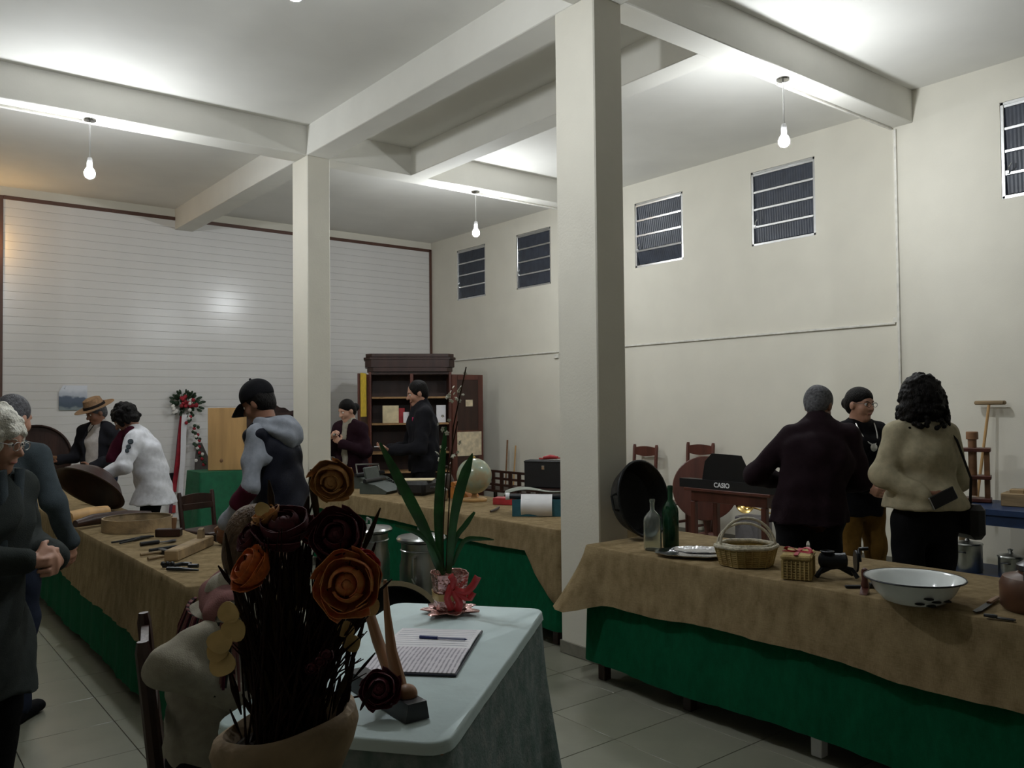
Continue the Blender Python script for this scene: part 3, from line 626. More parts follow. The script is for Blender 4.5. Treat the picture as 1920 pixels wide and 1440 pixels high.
a_ = [(.172*math.cos(q)*math.sin(.4), -.0+.0, .215+.172*math.sin(q)) for q in np.linspace(-1.4, -1.1, 3)]
MB().lathe([(.012, .368), (.014, .374), (.004, .385)], n=10).build('pole_cap', 'brass', gl)
MB().lathe([(.02, .06), (.03, .066), (.012, .072)], n=12).build('pivot', 'dark_metal', gl)
# blue typewriter with a sheet of paper
ty = thing('blue_typewriter', 'teal typewriter with a curling white sheet of paper', 'typewriter', (4.04, 4.80, ZM), 316)
MB().prism([(-.16, 0), (.16, 0), (.16, .045), (.05, .10), (-.16, .125)], .36, (0, 0, 0), np.stack([V3((0, 1, 0)), V3((0, 0, 1)), V3((1, 0, 0))], 1)).build('case', 'teal_metal', ty)
MB().cyl((-.22, -.085, .138), (.22, -.085, .138), .02, n=16).build('platen', 'black_plastic', ty)
for sg in (-1, 1): MB().cyl((sg*.205, -.085, .138), (sg*.235, -.085, .138), .026, n=16).build('platen_knob', 'white', ty)
for i in range(4):
    for j in range(10): MB().cyl((-.14+.03*j+.007*i, .145-.026*i, .052+.012*i), (-.14+.03*j+.007*i, .148-.026*i, .066+.012*i), .009, n=8).build('key', 'black_plastic', ty)
MB().box((0, -.03, .135), (.34, .08, .02), rotm(-14, 0, 0), bev=.006).build('cover', 'steel', ty)
P = [[(x+.02*v*.0, -.13-.055*math.sin(u*3.0)-.02*u-.01*math.sin(3*x*8), .155-.155*u+.004) for x in np.linspace(-.115, .115, 8)] for u in np.linspace(0, 1, 14)] if (v := 0) == 0 else None
MB().sheet(P, .0012).build('paper_sheet', 'white', ty)
# cloth cover thrown over it
P = np.array([[(x, y, .170+.014*math.sin(14*x+3)+.012*math.cos(22*y+5*x)-.18*max(0, abs(x)-.2)) for x in np.linspace(-.25, .25, 22)] for y in np.linspace(-.05, .13, 10)])
cv = one('dust_cover', MB().sheet(P, .004), mat('grey_cloth', (.26, .28, .24), .8, var=.2), 'grey plastic dust cover lying over the teal typewriter', 'cover', (4.04, 4.80, ZM+.0), 316)
one('red_box', MB().box((0, 0, .028), (.17, .11, .056), bev=.003), 'red_cover', 'small red box printed with white beside the globe', 'box', (4.22, 5.44, ZM), -58)
one('dark_stick', MB().tube([(0, 0, .012), (.12, .01, .013), (.26, .05, .012)], [.008, .011, .009], 8), 'wood_dark', 'short dark stick lying on burlap near the teal typewriter', 'stick', on2(920, 962), 28)
# side table with black radio case
st = thing('side_table', 'small dark side table holding a black case', 'table', (5.36, 6.22, 0), 0)
MB().box((0, 0, .765), (.4, .62, .03), bev=.004).build('table_top', 'wood_dark', st)
for sx in (-1, 1):
    for sy in (-1, 1): MB().box((sx*.17, sy*.27, .375), (.04, .04, .75), bev=.004).build('leg', 'wood_dark', st)
rc = thing('black_case', 'black box shaped case with a small silver clasp', 'case', (5.38, 6.22, .7805), -60)
MB().box((0, 0, .135), (.46, .17, .27), bev=.01).build('body', 'black_leather', rc); MB().box((0, 0, .255), (.466, .176, .012), bev=.002).build('lid_seam', 'black_plastic', rc)
MB().box((-.03, -.089, .20), (.03, .008, .04), bev=.002).build('clasp', 'chrome', rc)
one('red_toy', MB().tube([(-.07, 0, .02), (0, .01, .03), (.08, 0, .025)], [.016, .024, .014], 10).tube([(.08, 0, .02), (.15, .03, .022)], .007, 6).tube([(-.07, 0, .012), (-.12, .02, .012)], .009, 6), 'red_cover', 'small red toy lying on top of the black case', 'toy', (5.38, 6.2, 1.0505), -60)
# grey-green typewriter, black case typewriter, leather bag, orange toy telephone
tw = thing('grey_typewriter', 'grey green portable typewriter with raised carriage', 'typewriter', (4.13, 7.46, ZM), 200)
MB().prism([(-.15, 0), (.15, 0), (.16, .03), (.02, .10), (-.15, .12)], .34, (0, 0, 0), np.stack([V3((0, 1, 0)), V3((0, 0, 1)), V3((1, 0, 0))], 1)).build('case', 'grey_green', tw)
MB().cyl((-.21, -.07, .135), (.21, -.07, .135), .022, n=14).build('platen', 'black_plastic', tw)
MB().tube([(-.17, -.08, .12), (-.17, -.10, .22), (.17, -.10, .24), (.17, -.08, .12)], .008, 6).build('paper_guide', 'steel', tw)
for i in range(3):
    for j in range(9): MB().cyl((-.13+.032*j, .13-.03*i, .04+.014*i), (-.13+.032*j, .132-.03*i, .056+.014*i), .010, n=8).build('key', 'black_plastic', tw)
ts = thing('slate_typewriter', 'slate typewriter with black ribbed paper rest beside the column', 'typewriter', (3.93, 6.98, ZM), 212)
MB().prism([(-.14, 0), (.13, 0), (.15, .025), (.02, .085), (-.14, .11)], .32, (0, 0, 0), np.stack([V3((0, 1, 0)), V3((0, 0, 1)), V3((1, 0, 0))], 1)).build('case', 'grey_green', ts)
MB().box((0, -.10, .17), (.27, .02, .15), rotm(14, 0, 0), bev=.01).build('paper_rest', 'grey_green', ts); MB().cyl((-.19, -.07, .12), (.19, -.07, .12), .02).build('platen', 'black_plastic', ts)
bc_ = thing('black_suitcase', 'low black typewriter suitcase with papers on top', 'case', (4.12, 6.62, ZM), 30)
MB().box((0, 0, .065), (.34, .30, .13), bev=.03).build('body', 'black_leather', bc_); MB().tube([(-.06, -.155, .07), (-.05, -.18, .07), (.05, -.18, .07), (.06, -.155, .07)], .008, 6).build('handle', 'black_leather', bc_)
one('paper_sheet', MB().box((0, 0, .004), (.21, .29, .008), bev=.001), 'old_paper', 'pale papers lying on the black suitcase', 'papers', (4.12, 6.62, ZM+.1305), 50)
lb = thing('leather_bag', 'dark brown leather shoulder bag slumped on the burlap', 'bag', (4.15, 6.22, ZM), 20)
MB().lathe([(.03, 0), (.09, .005), (.10, .04), (.085, .15), (.06, .20), (.03, .21)], n=20, sx=1.2, sy=.75, wob=lambda q, z: .06*math.sin(4*q+20*z)).build('body', mat('leather_brown', (.035, .022, .013), .5, bump=.3), lb)
MB().tube([(-.08, .02, .17), (-.09, 0, .25), (.0, -.02, .28), (.09, 0, .25), (.08, .02, .17)], .008, 6, flat=.5).build('strap', 'leather_brown', lb)
ph = thing('orange_telephone', 'orange dial telephone with a cream receiver behind the orchid', 'telephone', (4.24, 6.06-.02, ZM), 200)
mat('orange_plastic', (.55, .20, .04), .4)
MB().prism([(-.10, 0), (.10, 0), (.09, .03), (.0, .10), (-.10, .10)], .16, (0, 0, 0), np.stack([V3((0, 1, 0)), V3((0, 0, 1)), V3((1, 0, 0))], 1)).build('body', 'orange_plastic', ph)
MB().tube([(-.10, -.06, .125), (-.06, -.06, .135), (.06, -.06, .135), (.10, -.06, .125)], [.025, .015, .015, .025], 10).build('receiver', 'orange_plastic', ph)
one('tin_jar', MB().lathe([(.03, 0), (.04, .01), (.04, .09), (.03, .10), (.015, .11)], n=18), 'steel', 'small tin jar beside the leather bag', 'jar', (4.0, 6.02, ZM))
one('paper_sheet', MB().sheet(np.array([[(x, y, .045+.06*math.exp(-((x-.1)/.05)**2)*y*4) for x in np.linspace(-.12, .12, 10)] for y in np.linspace(0, .2, 6)]), .002), 'old_paper', 'curled cream paper standing by the column behind the peach rose', 'papers', (4.0, 7.70-.02, ZM-.02), 40)
# bench against the windowed wall and sticks
bn = thing('slatted_bench', 'low dark wooden bench with slotted back against the windowed wall', 'bench', (7.45, 8.85, 0), 0)
MB().box((0, 0, .36), (.40, 2.5, .035), bev=.005).build('seat', 'wood_dark', bn)
for zz in (.45, .54, .64): MB().box((-.17, 0, zz), (.025, 2.5, .035), bev=.004).build('rail', 'wood_dark', bn)
for yy in np.linspace(-1.2, 1.2, 13): MB().box((-.17, yy, .5), (.024, .07, .27), bev=.003).build('slat', 'wood_dark', bn)
for sx in (-1, 1):
    for sy in (-1, 0, 1): MB().box((sx*.17, sy*1.2, .17), (.045, .045, .34), bev=.004).build('leg', 'wood_dark', bn)
one('broom_handle', MB().tube([(0, 0, 0), (.10, .04, 1.06)], .013, 8), 'wood_mid', 'dark broomstick leaning on the wall beside the cabinet door', 'stick', (7.72, 9.96, 0))
one('broom_handle', MB().tube([(0, 0, 0), (.06, -.03, .98)], .012, 8), 'wood_light', 'pale stick leaning on the wall next to the broomstick', 'stick', (7.80, 9.88, 0))
# ================================================================ cabinet with open doors
cb = thing('old_cabinet', 'tall dark wooden cabinet with open doors and a stepped cornice', 'cabinet', (6.44, 10.55, 0), -29)
CW, CD, CH = 1.22, .46, 2.10
for sx in (-1, 1): MB().box((sx*(CW/2-.02), CD/2, CH/2), (.04, CD, CH), bev=.004).build('side_panel', 'wood_red', cb)
MB().box((0, CD-.01, CH/2), (CW-.08, .02, CH-.02)).build('back_panel', 'wood_dark', cb)
MB().box((.02, .02, 1.55), (.05, .035, 1.05), bev=.004).build('centre_post', 'wood_red', cb)
MB().box((0, CD/2, .10), (CW-.082, CD-.022, .16), bev=.003).build('plinth', 'wood_dark', cb)
MB().box((0, CD/2, 2.08), (CW-.082, CD-.022, .035)).build('ceiling_board', 'wood_dark', cb)
for zz in (.62, .90, 1.33, 1.72): MB().box((0, CD/2+.01, zz), (CW-.082, CD-.045, .028), bev=.003).build('shelf', 'shelf_wood', cb)
for zz, w_, d_, h_ in ((2.135, 1.26, .50, .06), (2.225, 1.32, .55, .11), (2.30, 1.36, .58, .03), (2.345, 1.30, .54, .045)):
    c_ = .09; MB().prism([(-w_/2, d_), (-w_/2, c_-.03), (-w_/2+c_, -.03-.001), (w_/2-c_, -.03), (w_/2, c_-.03), (w_/2, d_)], h_, (0, -.0, zz)).build('cornice', 'wood_dark', cb)
def cdoor(hx, ang, sg):
    R = rotm(0, 0, ang); o = V3((hx, -.012, 0)); w_ = .56
    m = MB(); m.M = R; m.o = o
    for x in (.045, w_-.045): m.box((sg*x, 0, 1.11), (.09, .03, 1.90), bev=.004)
    for z, h in ((.21, .10), (1.14, .16), (2.02, .08)): m.box((sg*w_/2, 0, z), (w_-.18, .03, h), bev=.003)
    d = m.build('door', 'wood_red', cb)
    for z, h in ((.66, .80), (1.60, .76)):
        q = MB(); q.M = R; q.o = o; q.box((sg*w_/2, .004, z), (w_-.18, .012, h)); q.build('door_panel', 'wood_dark', d)
    k = MB(); k.M = R; k.o = o; k.ell((sg*(w_-.04), -.03, 1.12), .016); k.build('knob', 'brass', d)
    return R, o, d
R_, o_, dR = cdoor(CW/2, -152+360, -1); Rl, ol, dL = cdoor(-CW/2, -104, 1)
# paper documents pinned to the doors
def onface(name, label, R, o, x, z, w_, h_, m, sgn, cut=None):
    q = MB(); q.M = R; q.o = o
    q.box((x, sgn*.019, z), (w_, .002, h_)); t_ = q.build(name, m, None, 0); t_.parent = None
    t_.matrix_world = Matrix.Translation(cb.location) @ Matrix.Rotation(cb.rotation_euler.z, 4, 'Z'); return tag(t_, label, 'paper')
mat('document', (.62, .52, .36), .8, var=.25, scale=14, det=8)
mat('yellow_poster', (.72, .50, .05), .7, var=.15)
onface('document_sheet', 'large yellowed document pinned low on the open cabinet door', R_, o_, -.30, 1.02, .44, .36, 'document', 1)
onface('document_sheet', 'small cream card pinned high on the open cabinet door', R_, o_, -.30, 1.63, .13, .10, 'document', 1)
tagp = onface('picture_strip', 'narrow yellow picture strip hanging on the cabinet left door', Rl, ol, .36, 1.76, .32, .62, 'yellow_poster', 1)
def cabitem(name, label, x, y, z, w_, d_, h_, m, cat, rot=0):
    p = Matrix.Translation(cb.location) @ Matrix.Rotation(cb.rotation_euler.z, 4, 'Z') @ Vector((x, y, z)); return one(name, MB().box((0, 0, h_/2), (w_, d_, h_), bev=.003), m, label, cat, p, -29+rot)
cabitem('document_sheet', 'cream card standing on the upper cabinet shelf', -.29, .12, 1.345, .24, .012, .26, 'old_paper', 'paper', 6)
cabitem('red_book', 'dark red booklet standing behind the cream card in the cabinet', -.14, .20, 1.345, .12, .03, .22, 'red_cover', 'book')
cabitem('document_sheet', 'small grey leaflet leaning on the cabinet shelf post', -.06, .11, 1.345, .09, .01, .16, 'paper', 'paper', 10)
cabitem('paper_box', 'tall cream box file inside the cabinet behind the man', .10, .14, 1.345, .16, .10, .33, 'old_paper', 'box')
cabitem('paper_box', 'cream box file on the lower cabinet shelf behind the man', .10, .14, .915, .16, .10, .38, 'old_paper', 'box')
cabitem('paper_box', 'pale folder standing at the right of the cabinet shelf', .46, .14, 1.345, .14, .03, .26, 'paper', 'box')
# ================================================================ back wall things
m, nt, b = nodes('landscape_print'); N = nt.nodes; L = nt.links; b.inputs['Roughness'].default_value = .5
tc = N.new('ShaderNodeTexCoord'); sp = N.new('ShaderNodeSeparateXYZ'); L.new(tc.outputs['Object'], sp.inputs[0]); nz = N.new('ShaderNodeTexNoise'); nz.inputs['Scale'].default_value = 9; L.new(tc.outputs['Object'], nz.inputs[0])
ma = N.new('ShaderNodeMath'); ma.operation = 'MULTIPLY_ADD'; L.new(nz.outputs['Fac'], ma.inputs[0]); ma.inputs[1].default_value = .12; L.new(sp.outputs['Z'], ma.inputs[2])
rp = N.new('ShaderNodeValToRGB'); rp.color_ramp.interpolation = 'EASE'; el = rp.color_ramp.elements
mr = N.new('ShaderNodeMapRange'); mr.inputs['From Min'].default_value = -.2; mr.inputs['From Max'].default_value = .35; L.new(ma.outputs[0], mr.inputs[0]); L.new(mr.outputs[0], rp.inputs[0])
el[0].position = .0; el[0].color = (.30, .33, .33, 1); el[1].position = 1; el[1].color = (.72, .76, .86, 1)
for p_, c in ((.20, (.22, .26, .27, 1)), (.27, (.06, .09, .13, 1)), (.47, (.09, .12, .18, 1)), (.53, (.50, .54, .62, 1)), (.7, (.74, .77, .84, 1))): e = el.new(p_); e.color = c
L.new(rp.outputs[0], b.inputs['Base Color'])
pc = at(137, 746, Y=YB-.03)
P = np.array([[(x, -.012-.05*max(0, (-x-.1))*max(0, z)*6, z) for x in np.linspace(-.17+.0, .17, 10)] for z in np.linspace(-.165, .165, 8)]); P[:, :, 0] += np.where(P[:, :, 2] > .08, np.maximum(0, (P[:, :, 2]-.08))*.6*(P[:, :, 0] < -.1), 0)
one('landscape_poster', MB().sheet(P, .001), 'landscape_print', 'landscape print with pale sky and dark hill on the paneled wall', 'poster', (pc.x, YB-.02, pc.z))
# floral wreath with ribbons
wr = thing('flower_wreath', 'red and white flower spray with long ribbons hung on the paneled wall', 'wreath', (at(351, 756, Y=YB-.1).x, YB-.09, at(351, 756, Y=YB-.1).z))
mat('petal_red', (.30, .008, .02), .6, var=.3); mat('petal_white', (.72, .70, .66), .6); mat('leaf_dark', (.02, .045, .02), .6, var=.4)
wr.scale = (1.15, 1.0, 1.15); rg = np.random.default_rng(5)
for k in range(70):
    a, r_ = rg.uniform(0, 6.28), rg.uniform(.05, .19); p = V3((r_*math.cos(a)*1.02, rg.uniform(-.05, .03), r_*math.sin(a)*.85)); d = unit(p+V3((0, -.08, 0)))
    s_, u_, _ = frame(d); Rm = np.stack([s_, u_, d], 1); MB().ell(p, (.012, .02, .04), 6, 4, Rm).build('leaf', 'leaf_dark', wr)
for k in range(30):
    a, r_ = rg.uniform(0, 6.28), rg.uniform(0, .13); p = (r_*math.cos(a)+.01, rg.uniform(-.09, -.04), r_*math.sin(a)*.8)
    MB().ell(p, (.024, .02, .024), 8, 5).build('flower', 'petal_red' if k % 4 else 'petal_white', wr)
for k in range(8): MB().ell((-.16+.02*rg.normal(), -.07, -.08+.04*rg.normal()), (.02, .016, .02), 8, 5).build('flower', 'petal_white', wr)
def ribbon(x0, x1, L_, m, dy=-.04, w_=.035):
    P = np.array([[(x0+(x1-x0)*t+s_*w_*(1-.2*t), dy+.012*math.sin(9*t)+.006*s_, -.14-L_*t) for s_ in (-1, 0, 1)] for t in np.linspace(0, 1, 14)]); MB().sheet(P, .002).build('ribbon', m, wr)
ribbon(-.05, -.16, .95, 'petal_red', -.02); ribbon(-.04, -.09, 1.02, 'paper', -.05); ribbon(-.06, -.2, 1.22, mat('ribbon_dark', (.12, .04, .07), .5), -.0, .025)
for k in range(34):
    t_ = k/33; MB().ell((.03+.16*t_+.03*rg.normal(), -.04-.02*rg.random(), -.15-.62*t_), (.022, .02, .022), 7, 5).build('flower', ('leaf_dark', 'petal_red', 'petal_white', 'leaf_dark')[k % 4], wr)
MB().prism([(-.03, .12), (.03, .12), (.17, -.20), (.10, -.30), (-.06, -.30)], .03, (.14, -.03, -.62), rotm(90, 0, 0)).build('bouquet_wrap', mat('wrap', (.06, .05, .045), .7), wr)
sk = at(322, 895, Y=YB-.02)
so = thing('wall_socket', 'grey plug and cable hanging at a socket on the paneled wall', 'socket', (sk.x, YB-.012, sk.z))
MB().box((0, -.02, 0), (.07, .04, .13), bev=.008).build('plug', 'dark_metal', so); MB().tube([(-.02, -.02, -.06), (-.05, -.02, -.15), (-.03, -.02, -.3), (.01, -.02, -.4)], .008, 6).build('cable', 'dark_metal', so); MB().box((.02, -.015, -.45), (.06, .03, .11), bev=.006).build('outlet', 'red_cover', so)
# green draped table with a plywood box
gt = (3.50, 10.28)
g1 = thing('display_table', 'table hidden under green cloth by the paneled wall', 'table', (3.86, 10.4, 0))
MB().box((0, 0, .80), (1.2, .5, .03), bev=.004).build('table_top', 'wood_mid', g1)
for sx in (-1, 1):
    for sy in (-1, 1): MB().box((sx*.54, sy*.2, .3915), (.05, .05, .783), bev=.004).build('leg', 'wood_mid', g1)
drape('green_tablecloth', 'bright green cloth over the display table with the plywood box', 3.25, 4.47, 10.14, 10.66, .822, lambda x, y: .70, mat('green_bright', (.004, .105, .045), .8, var=.15), lambda x, y: .03, .03, 21)
bx = thing('plywood_box', 'upright plywood box standing on the green draped table', 'box', (3.66, 10.36, .826), -30)
MB().box((0, 0, .385), (.42, .26, .77), bev=.004).build('body', 'wood_light', bx); MB().ell((-.05, -.131, .12), (.02, .004, .025), 10, 6).build('knot', 'wood_mid', bx)
# dark carved sideboard
sb = thing('carved_sideboard', 'tall dark carved sideboard with scrolled crest against the paneled wall', 'sideboard', (4.90, 11.93, 0))
MB().box((0, 0, .74), (1.05, .5, 1.46), bev=.01).build('body', 'wood_dark', sb); MB().box((0, -.01, 1.49), (1.15, .56, .045), bev=.01).build('top_board', 'wood_dark', sb)
cr = [(-.45, 0)]+[(x, .07+.045*math.cos(x*9)+.012*math.sin(x*40)) for x in np.linspace(-.45, .45, 30)]+[(.45, 0)]
MB().prism(cr, .04, (-.02, .0, 1.513), rotm(90, 0, 0)).build('crest', 'wood_dark', sb)
for sx in (-1, 1): d_ = MB().box((sx*.25, -.258, .75), (.44, .03, 1.2), bev=.01).build('door', 'wood_dark', sb); MB().ell((sx*.07, -.285, .8), .016).build('knob', 'brass', d_)
# ================================================================ things on the left table
ZL = Z3+.0035
def on3(x, y, z=ZL): p = at(x, y, Z=z); return (p.x, p.y, z)
n_ = unit((.75, -.62, .1)); n_ = unit((-.25, -.96, .08)); s_, u_, _ = frame(n_); RR = np.stack([s_, u_, n_], 1)
wd = thing('wooden_sieve', 'large dark round wooden sieve standing upright on the left table', 'sieve', (1.50, 9.93, ZL+.335))
MB().lathe([(.32, -.05), (.334, -.05), (.334, .05), (.32, .05)], n=44, R=RR, cap0=False, cap1=False).build('hoop', 'wood_dark', wd); MB().lathe([(.001, -.004), (.322, -.004), (.322, .004), (.001, .004)], n=44, R=RR).build('mesh_panel', 'wood_dark', wd)
n_ = unit((-.55, -.35, -.76)); s_, u_, _ = frame(n_); RR = np.stack([s_, u_, n_], 1)
gm = thing('wooden_bowl', 'big dark wooden bowl tipped up against a log', 'bowl', (1.48, 7.32, ZL+.20))
MB().lathe(hollow([(.001, -.15), (.12, -.14), (.21, -.08), (.275, 0), (.29, .01)], .02), n=40, R=RR, cap0=False, cap1=False).build('shell', 'wood_dark', gm)
one('wooden_log', MB().tube([(-.16, -.12, .05), (.0, .0, .055), (.14, .1, .05)], [.045, .05, .045], 10), 'wood_light', 'pale split log lying in front of the tipped bowl', 'log', (1.37, 6.80, ZL))
one('wooden_yoke', MB().tube([(-.30, 0, .04), (-.15, .02, .05), (.1, .0, .05), (.3, -.02, .04)], [.025, .04, .04, .02], 10), 'wood_dark', 'dark carved wooden yoke lying behind the round sieve box', 'yoke', (1.47, 6.50, ZL), 25)
sv = thing('sieve_box', 'low round wooden sieve box with pale hoop', 'sieve', (1.535, 6.11, ZL))
MB().lathe([(.215, 0), (.225, 0), (.225, .085), (.215, .085)], n=44, cap0=False, cap1=False).build('hoop', 'wood_grey', sv); MB().lathe([(.001, .03), (.216, .03), (.216, .034), (.001, .034)], n=44).build('mesh_panel', 'steel', sv)
tools = [  # name, label, pixel ends, kind
 ('pliers', 'long rusty pliers lying before the sieve box', (217, 1021), (285, 1008), 'tongs'),
 ('wood_plane', 'small dark wooden plane with upright handle', (293, 1006), (340, 1005), 'plane'),
 ('sickle', 'dark curved sickle blade with black handle', (263, 1024), (332, 1015), 'spoon'),
 ('hammer', 'thin iron hammer with a long pale handle', (250, 1046), (325, 1036), 'hammer'),
 ('chisel', 'pale handled chisel lying near the burlap edge', (258, 1054), (318, 1045), 'bar'),
 ('drawknife', 'narrow drawknife lying behind the hammer', (280, 1036), (375, 1022), 'bar'),
 ('wood_try_square', 'wide brown wooden jack plane lying slanted', (320, 1053), (390, 1022), 'block'),
 ('drill_brace', 'dark iron drill brace with ridged jaws', (290, 1068), (372, 1066), 'brace'),
 ('iron_rod', 'dark iron rod lying beside the drill brace', (300, 1072), (372, 1073), 'bar')]
for nm, lb_, a, c, kd_ in tools:
    A, B = V3(on3(*a)), V3(on3(*c)); B[0] = min(B[0], 1.74); A[0] = max(A[0], 1.26); d = B-A; Ln = float(np.linalg.norm(d)); rz = math.degrees(math.atan2(d[1], d[0])); mid = tuple((A+B)/2)
    if kd_ == 'bar': one(nm, MB().tube([(-Ln/2, 0, .011), (-Ln*.1, 0, .012), (Ln/2, 0, .01)], [.010, .011, .005], 8), 'wood_grey' if 'chisel' in nm else 'dark_metal', lb_, 'tool', mid, rz); continue
    t = thing(nm, lb_, 'tool', mid, rz)
    if kd_ == 'tongs':
        for sg in (-1, 1): MB().tube([(-Ln/2, sg*.035, .01), (-Ln*.1, sg*.02, .01), (Ln*.2, -sg*.004, .012), (Ln/2, sg*.015, .01)], [.006, .007, .012, .006], 8).build('jaw', 'dark_metal', t)
    elif kd_ == 'plane':
        MB().box((0, 0, .025), (Ln, .06, .05), bev=.005).build('body', 'wood_dark', t); MB().tube([(Ln*.2, 0, .05), (Ln*.22, 0, .12)], [.014, .018], 8).build('handle', 'wood_mid', t)
    elif kd_ == 'spoon':
        MB().tube([(-Ln/2, 0, .012), (0, 0, .012)], .013, 8).build('handle', 'black_plastic', t); MB().tube(bez((0, 0, .01), (Ln*.3, -.05, .01), (Ln/2, .03, .01), 9), [.01, .012, .016, .02, .022, .022, .02, .014, .004], 8, flat=.3).build('blade', 'dark_metal', t)
    elif kd_ == 'hammer':
        MB().tube([(-Ln/2, 0, .013), (Ln/2, 0, .013)], .009, 8).build('handle', 'wood_grey', t); MB().box((Ln*.2, 0, .014), (.03, .09, .028), bev=.004).build('head', 'dark_metal', t)
    elif kd_ == 'block':
        MB().box((0, 0, .03), (Ln, .075, .06), bev=.006).build('body', 'wood_grey', t); MB().prism([(0, 0), (.05, 0), (.035, .06), (.01, .05)], .03, (Ln*.25, 0, .06), rotm(90, 0, 0)).build('handle', 'wood_grey', t)
    else:
        MB().tube([(-Ln/2, 0, .014), (-Ln*.2, 0, .014), (-Ln*.1, .05, .014), (Ln*.15, .05, .014), (Ln*.25, 0, .014), (Ln/2, 0, .014)], .011, 8).build('crank', 'dark_metal', t)
        for k in range(3): MB().ell((-Ln/2+.025*k, .0, .025), .013, 8, 6).build('jaw', 'dark_metal', t)
# dark chair between the left table and the green table
chair('low dark chair between the white jacket and the green table', (2.66, 7.95, 0), 200, 'wood_dark', .80)
# ================================================================ milk churns and cauldron behind the guest table
def churn(label, x, y, s, rz=0):
    t = thing('milk_churn', label, 'milk churn', (x, y, 0), rz)
    MB().lathe([(.001, .0), (.128*s, .0), (.135*s, .012), (.135*s, .03), (.128*s, .035), (.128*s, .30*s), (.133*s, .305*s), (.133*s, .315*s), (.128*s, .32*s), (.128*s, .52*s), (.118*s, .56*s), (.118*s, .61*s), (.124*s, .615*s), (.118*s, .62*s), (.118*s, .655*s), (.126*s, .66*s)], n=40).build('body', 'steel', t)
    MB().lathe([(.11*s, .662*s), (.142*s, .667*s), (.146*s, .68*s), (.138*s, .692*s), (.06*s, .704*s), (.001, .712*s)], n=40).build('lid', 'steel', t)
    MB().tube([(-.06*s, 0, .712*s), (-.05*s, 0, .745*s), (.05*s, 0, .745*s), (.06*s, 0, .712*s)], .008, 8).build('lid_handle', 'steel', t)
    for sg in (-1, 1): MB().tube([(sg*.118*s, 0, .59*s), (sg*.165*s, 0, .59*s), (sg*.17*s, 0, .48*s), (sg*.127*s, 0, .44*s)], .009, 8).build('handle', 'steel', t)
p = at(790, 1000, D=5.35); churn('steel milk churn standing directly behind the foil wrapped orchid', p.x, p.y, 1.10, 40)
p = at(692, 990, D=5.75); churn('steel milk churn partly hidden behind the dried flowers', p.x, p.y, 1.10, 75)
p = at(736, 1170, D=4.65)
n_ = unit((-.60, -.76, .28)); s_, u_, _ = frame(n_); RR = np.stack([s_, u_, n_], 1)
cl = thing('iron_cauldron', 'large black cauldron pan with pale rim leaning on the churns', 'cauldron', (p.x, p.y, .302))
MB().lathe(hollow([(.001, -.14), (.16, -.135), (.235, -.09), (.272, -.02), (.285, 0)], .008), n=48, R=RR, cap0=False, cap1=False).build('bowl', 'iron', cl)
MB().lathe([(.283, -.006), (.312, .0), (.312, .006), (.283, .006)], n=48, R=RR, cap0=False, cap1=False).build('rim', mat('rim_tan', (.20, .16, .09), .6), cl)
for sg in (-1, 1): MB().tube([RR@V3((sg*.28, .06, -.03)), RR@V3((sg*.34, .05, -.02)), RR@V3((sg*.34, -.05, -.02)), RR@V3((sg*.28, -.06, -.03))], .009, 6).build('handle', 'iron', cl)
# ================================================================ orchid in foil
Z5 = Z4+.004
op = at(843, 1146, Z=Z5+.003); Z5o = 0; oD = (op-CAM).dot(fw)
orc = thing('potted_orchid', 'orchid plant in a pink foil wrapped pot with red ribbon', 'plant', op)
mat('foil', (.62, .36, .34), .22, .9, var=.35, scale=40, bump=1.0, bscale=45); mat('gold_ribbon', (.50, .33, .12), .3, .3)
def loc_(x, y, d=0.0): return V3(at(x, y, D=oD+d)-op)
Rf = rotm(0, 0, -20)
def sqr(r, z, w=.0): return [(r*(1+w*math.sin(7*q))*math.cos(q)/max(abs(math.cos(q)), abs(math.sin(q)))**.55, r*(1+w*math.sin(7*q))*math.sin(q)/max(abs(math.cos(q)), abs(math.sin(q)))**.55, z) for q in np.linspace(0, 2*math.pi, 33)[:-1]]
def loft(rows, name, m, par, R=None):
    P = np.array(rows); n = P.shape[1]; v = P.reshape(-1, 3)
    if R is not None: v = v@R.T
    f = [(i*n+k, i*n+(k+1) % n, (i+1)*n+(k+1) % n, (i+1)*n+k) for i in range(len(rows)-1) for k in range(n)]; return mesh_obj(name, v, f, m, par, 50)
loft([sqr(.001, .002), sqr(.056, .002, .02), sqr(.060, .01, .03), sqr(.062, .05, .015), sqr(.066, .10, .015), sqr(.074, .158, .03), sqr(.071, .157, .03), sqr(.062, .11, .015), sqr(.058, .10, 0)], 'foil_wrap', 'foil', orc, Rf)
loft([sqr(.060, .006, .05), sqr(.082, .003, .12), sqr(.098, .010, .22), sqr(.096, .013, .22), sqr(.064, .014, .04)], 'foil_ruffle', 'foil', orc, Rf)
MB().lathe([(.001, .118), (.06, .118), (.06, .112)], n=24).build('soil', 'soil', orc)
loft([sqr(.0655, .055), sqr(.0675, .055), sqr(.069, .083), sqr(.067, .083)], 'gold_band', 'gold_ribbon', orc, Rf)
bowdir = V3(-CR*-.35-fw*.9)
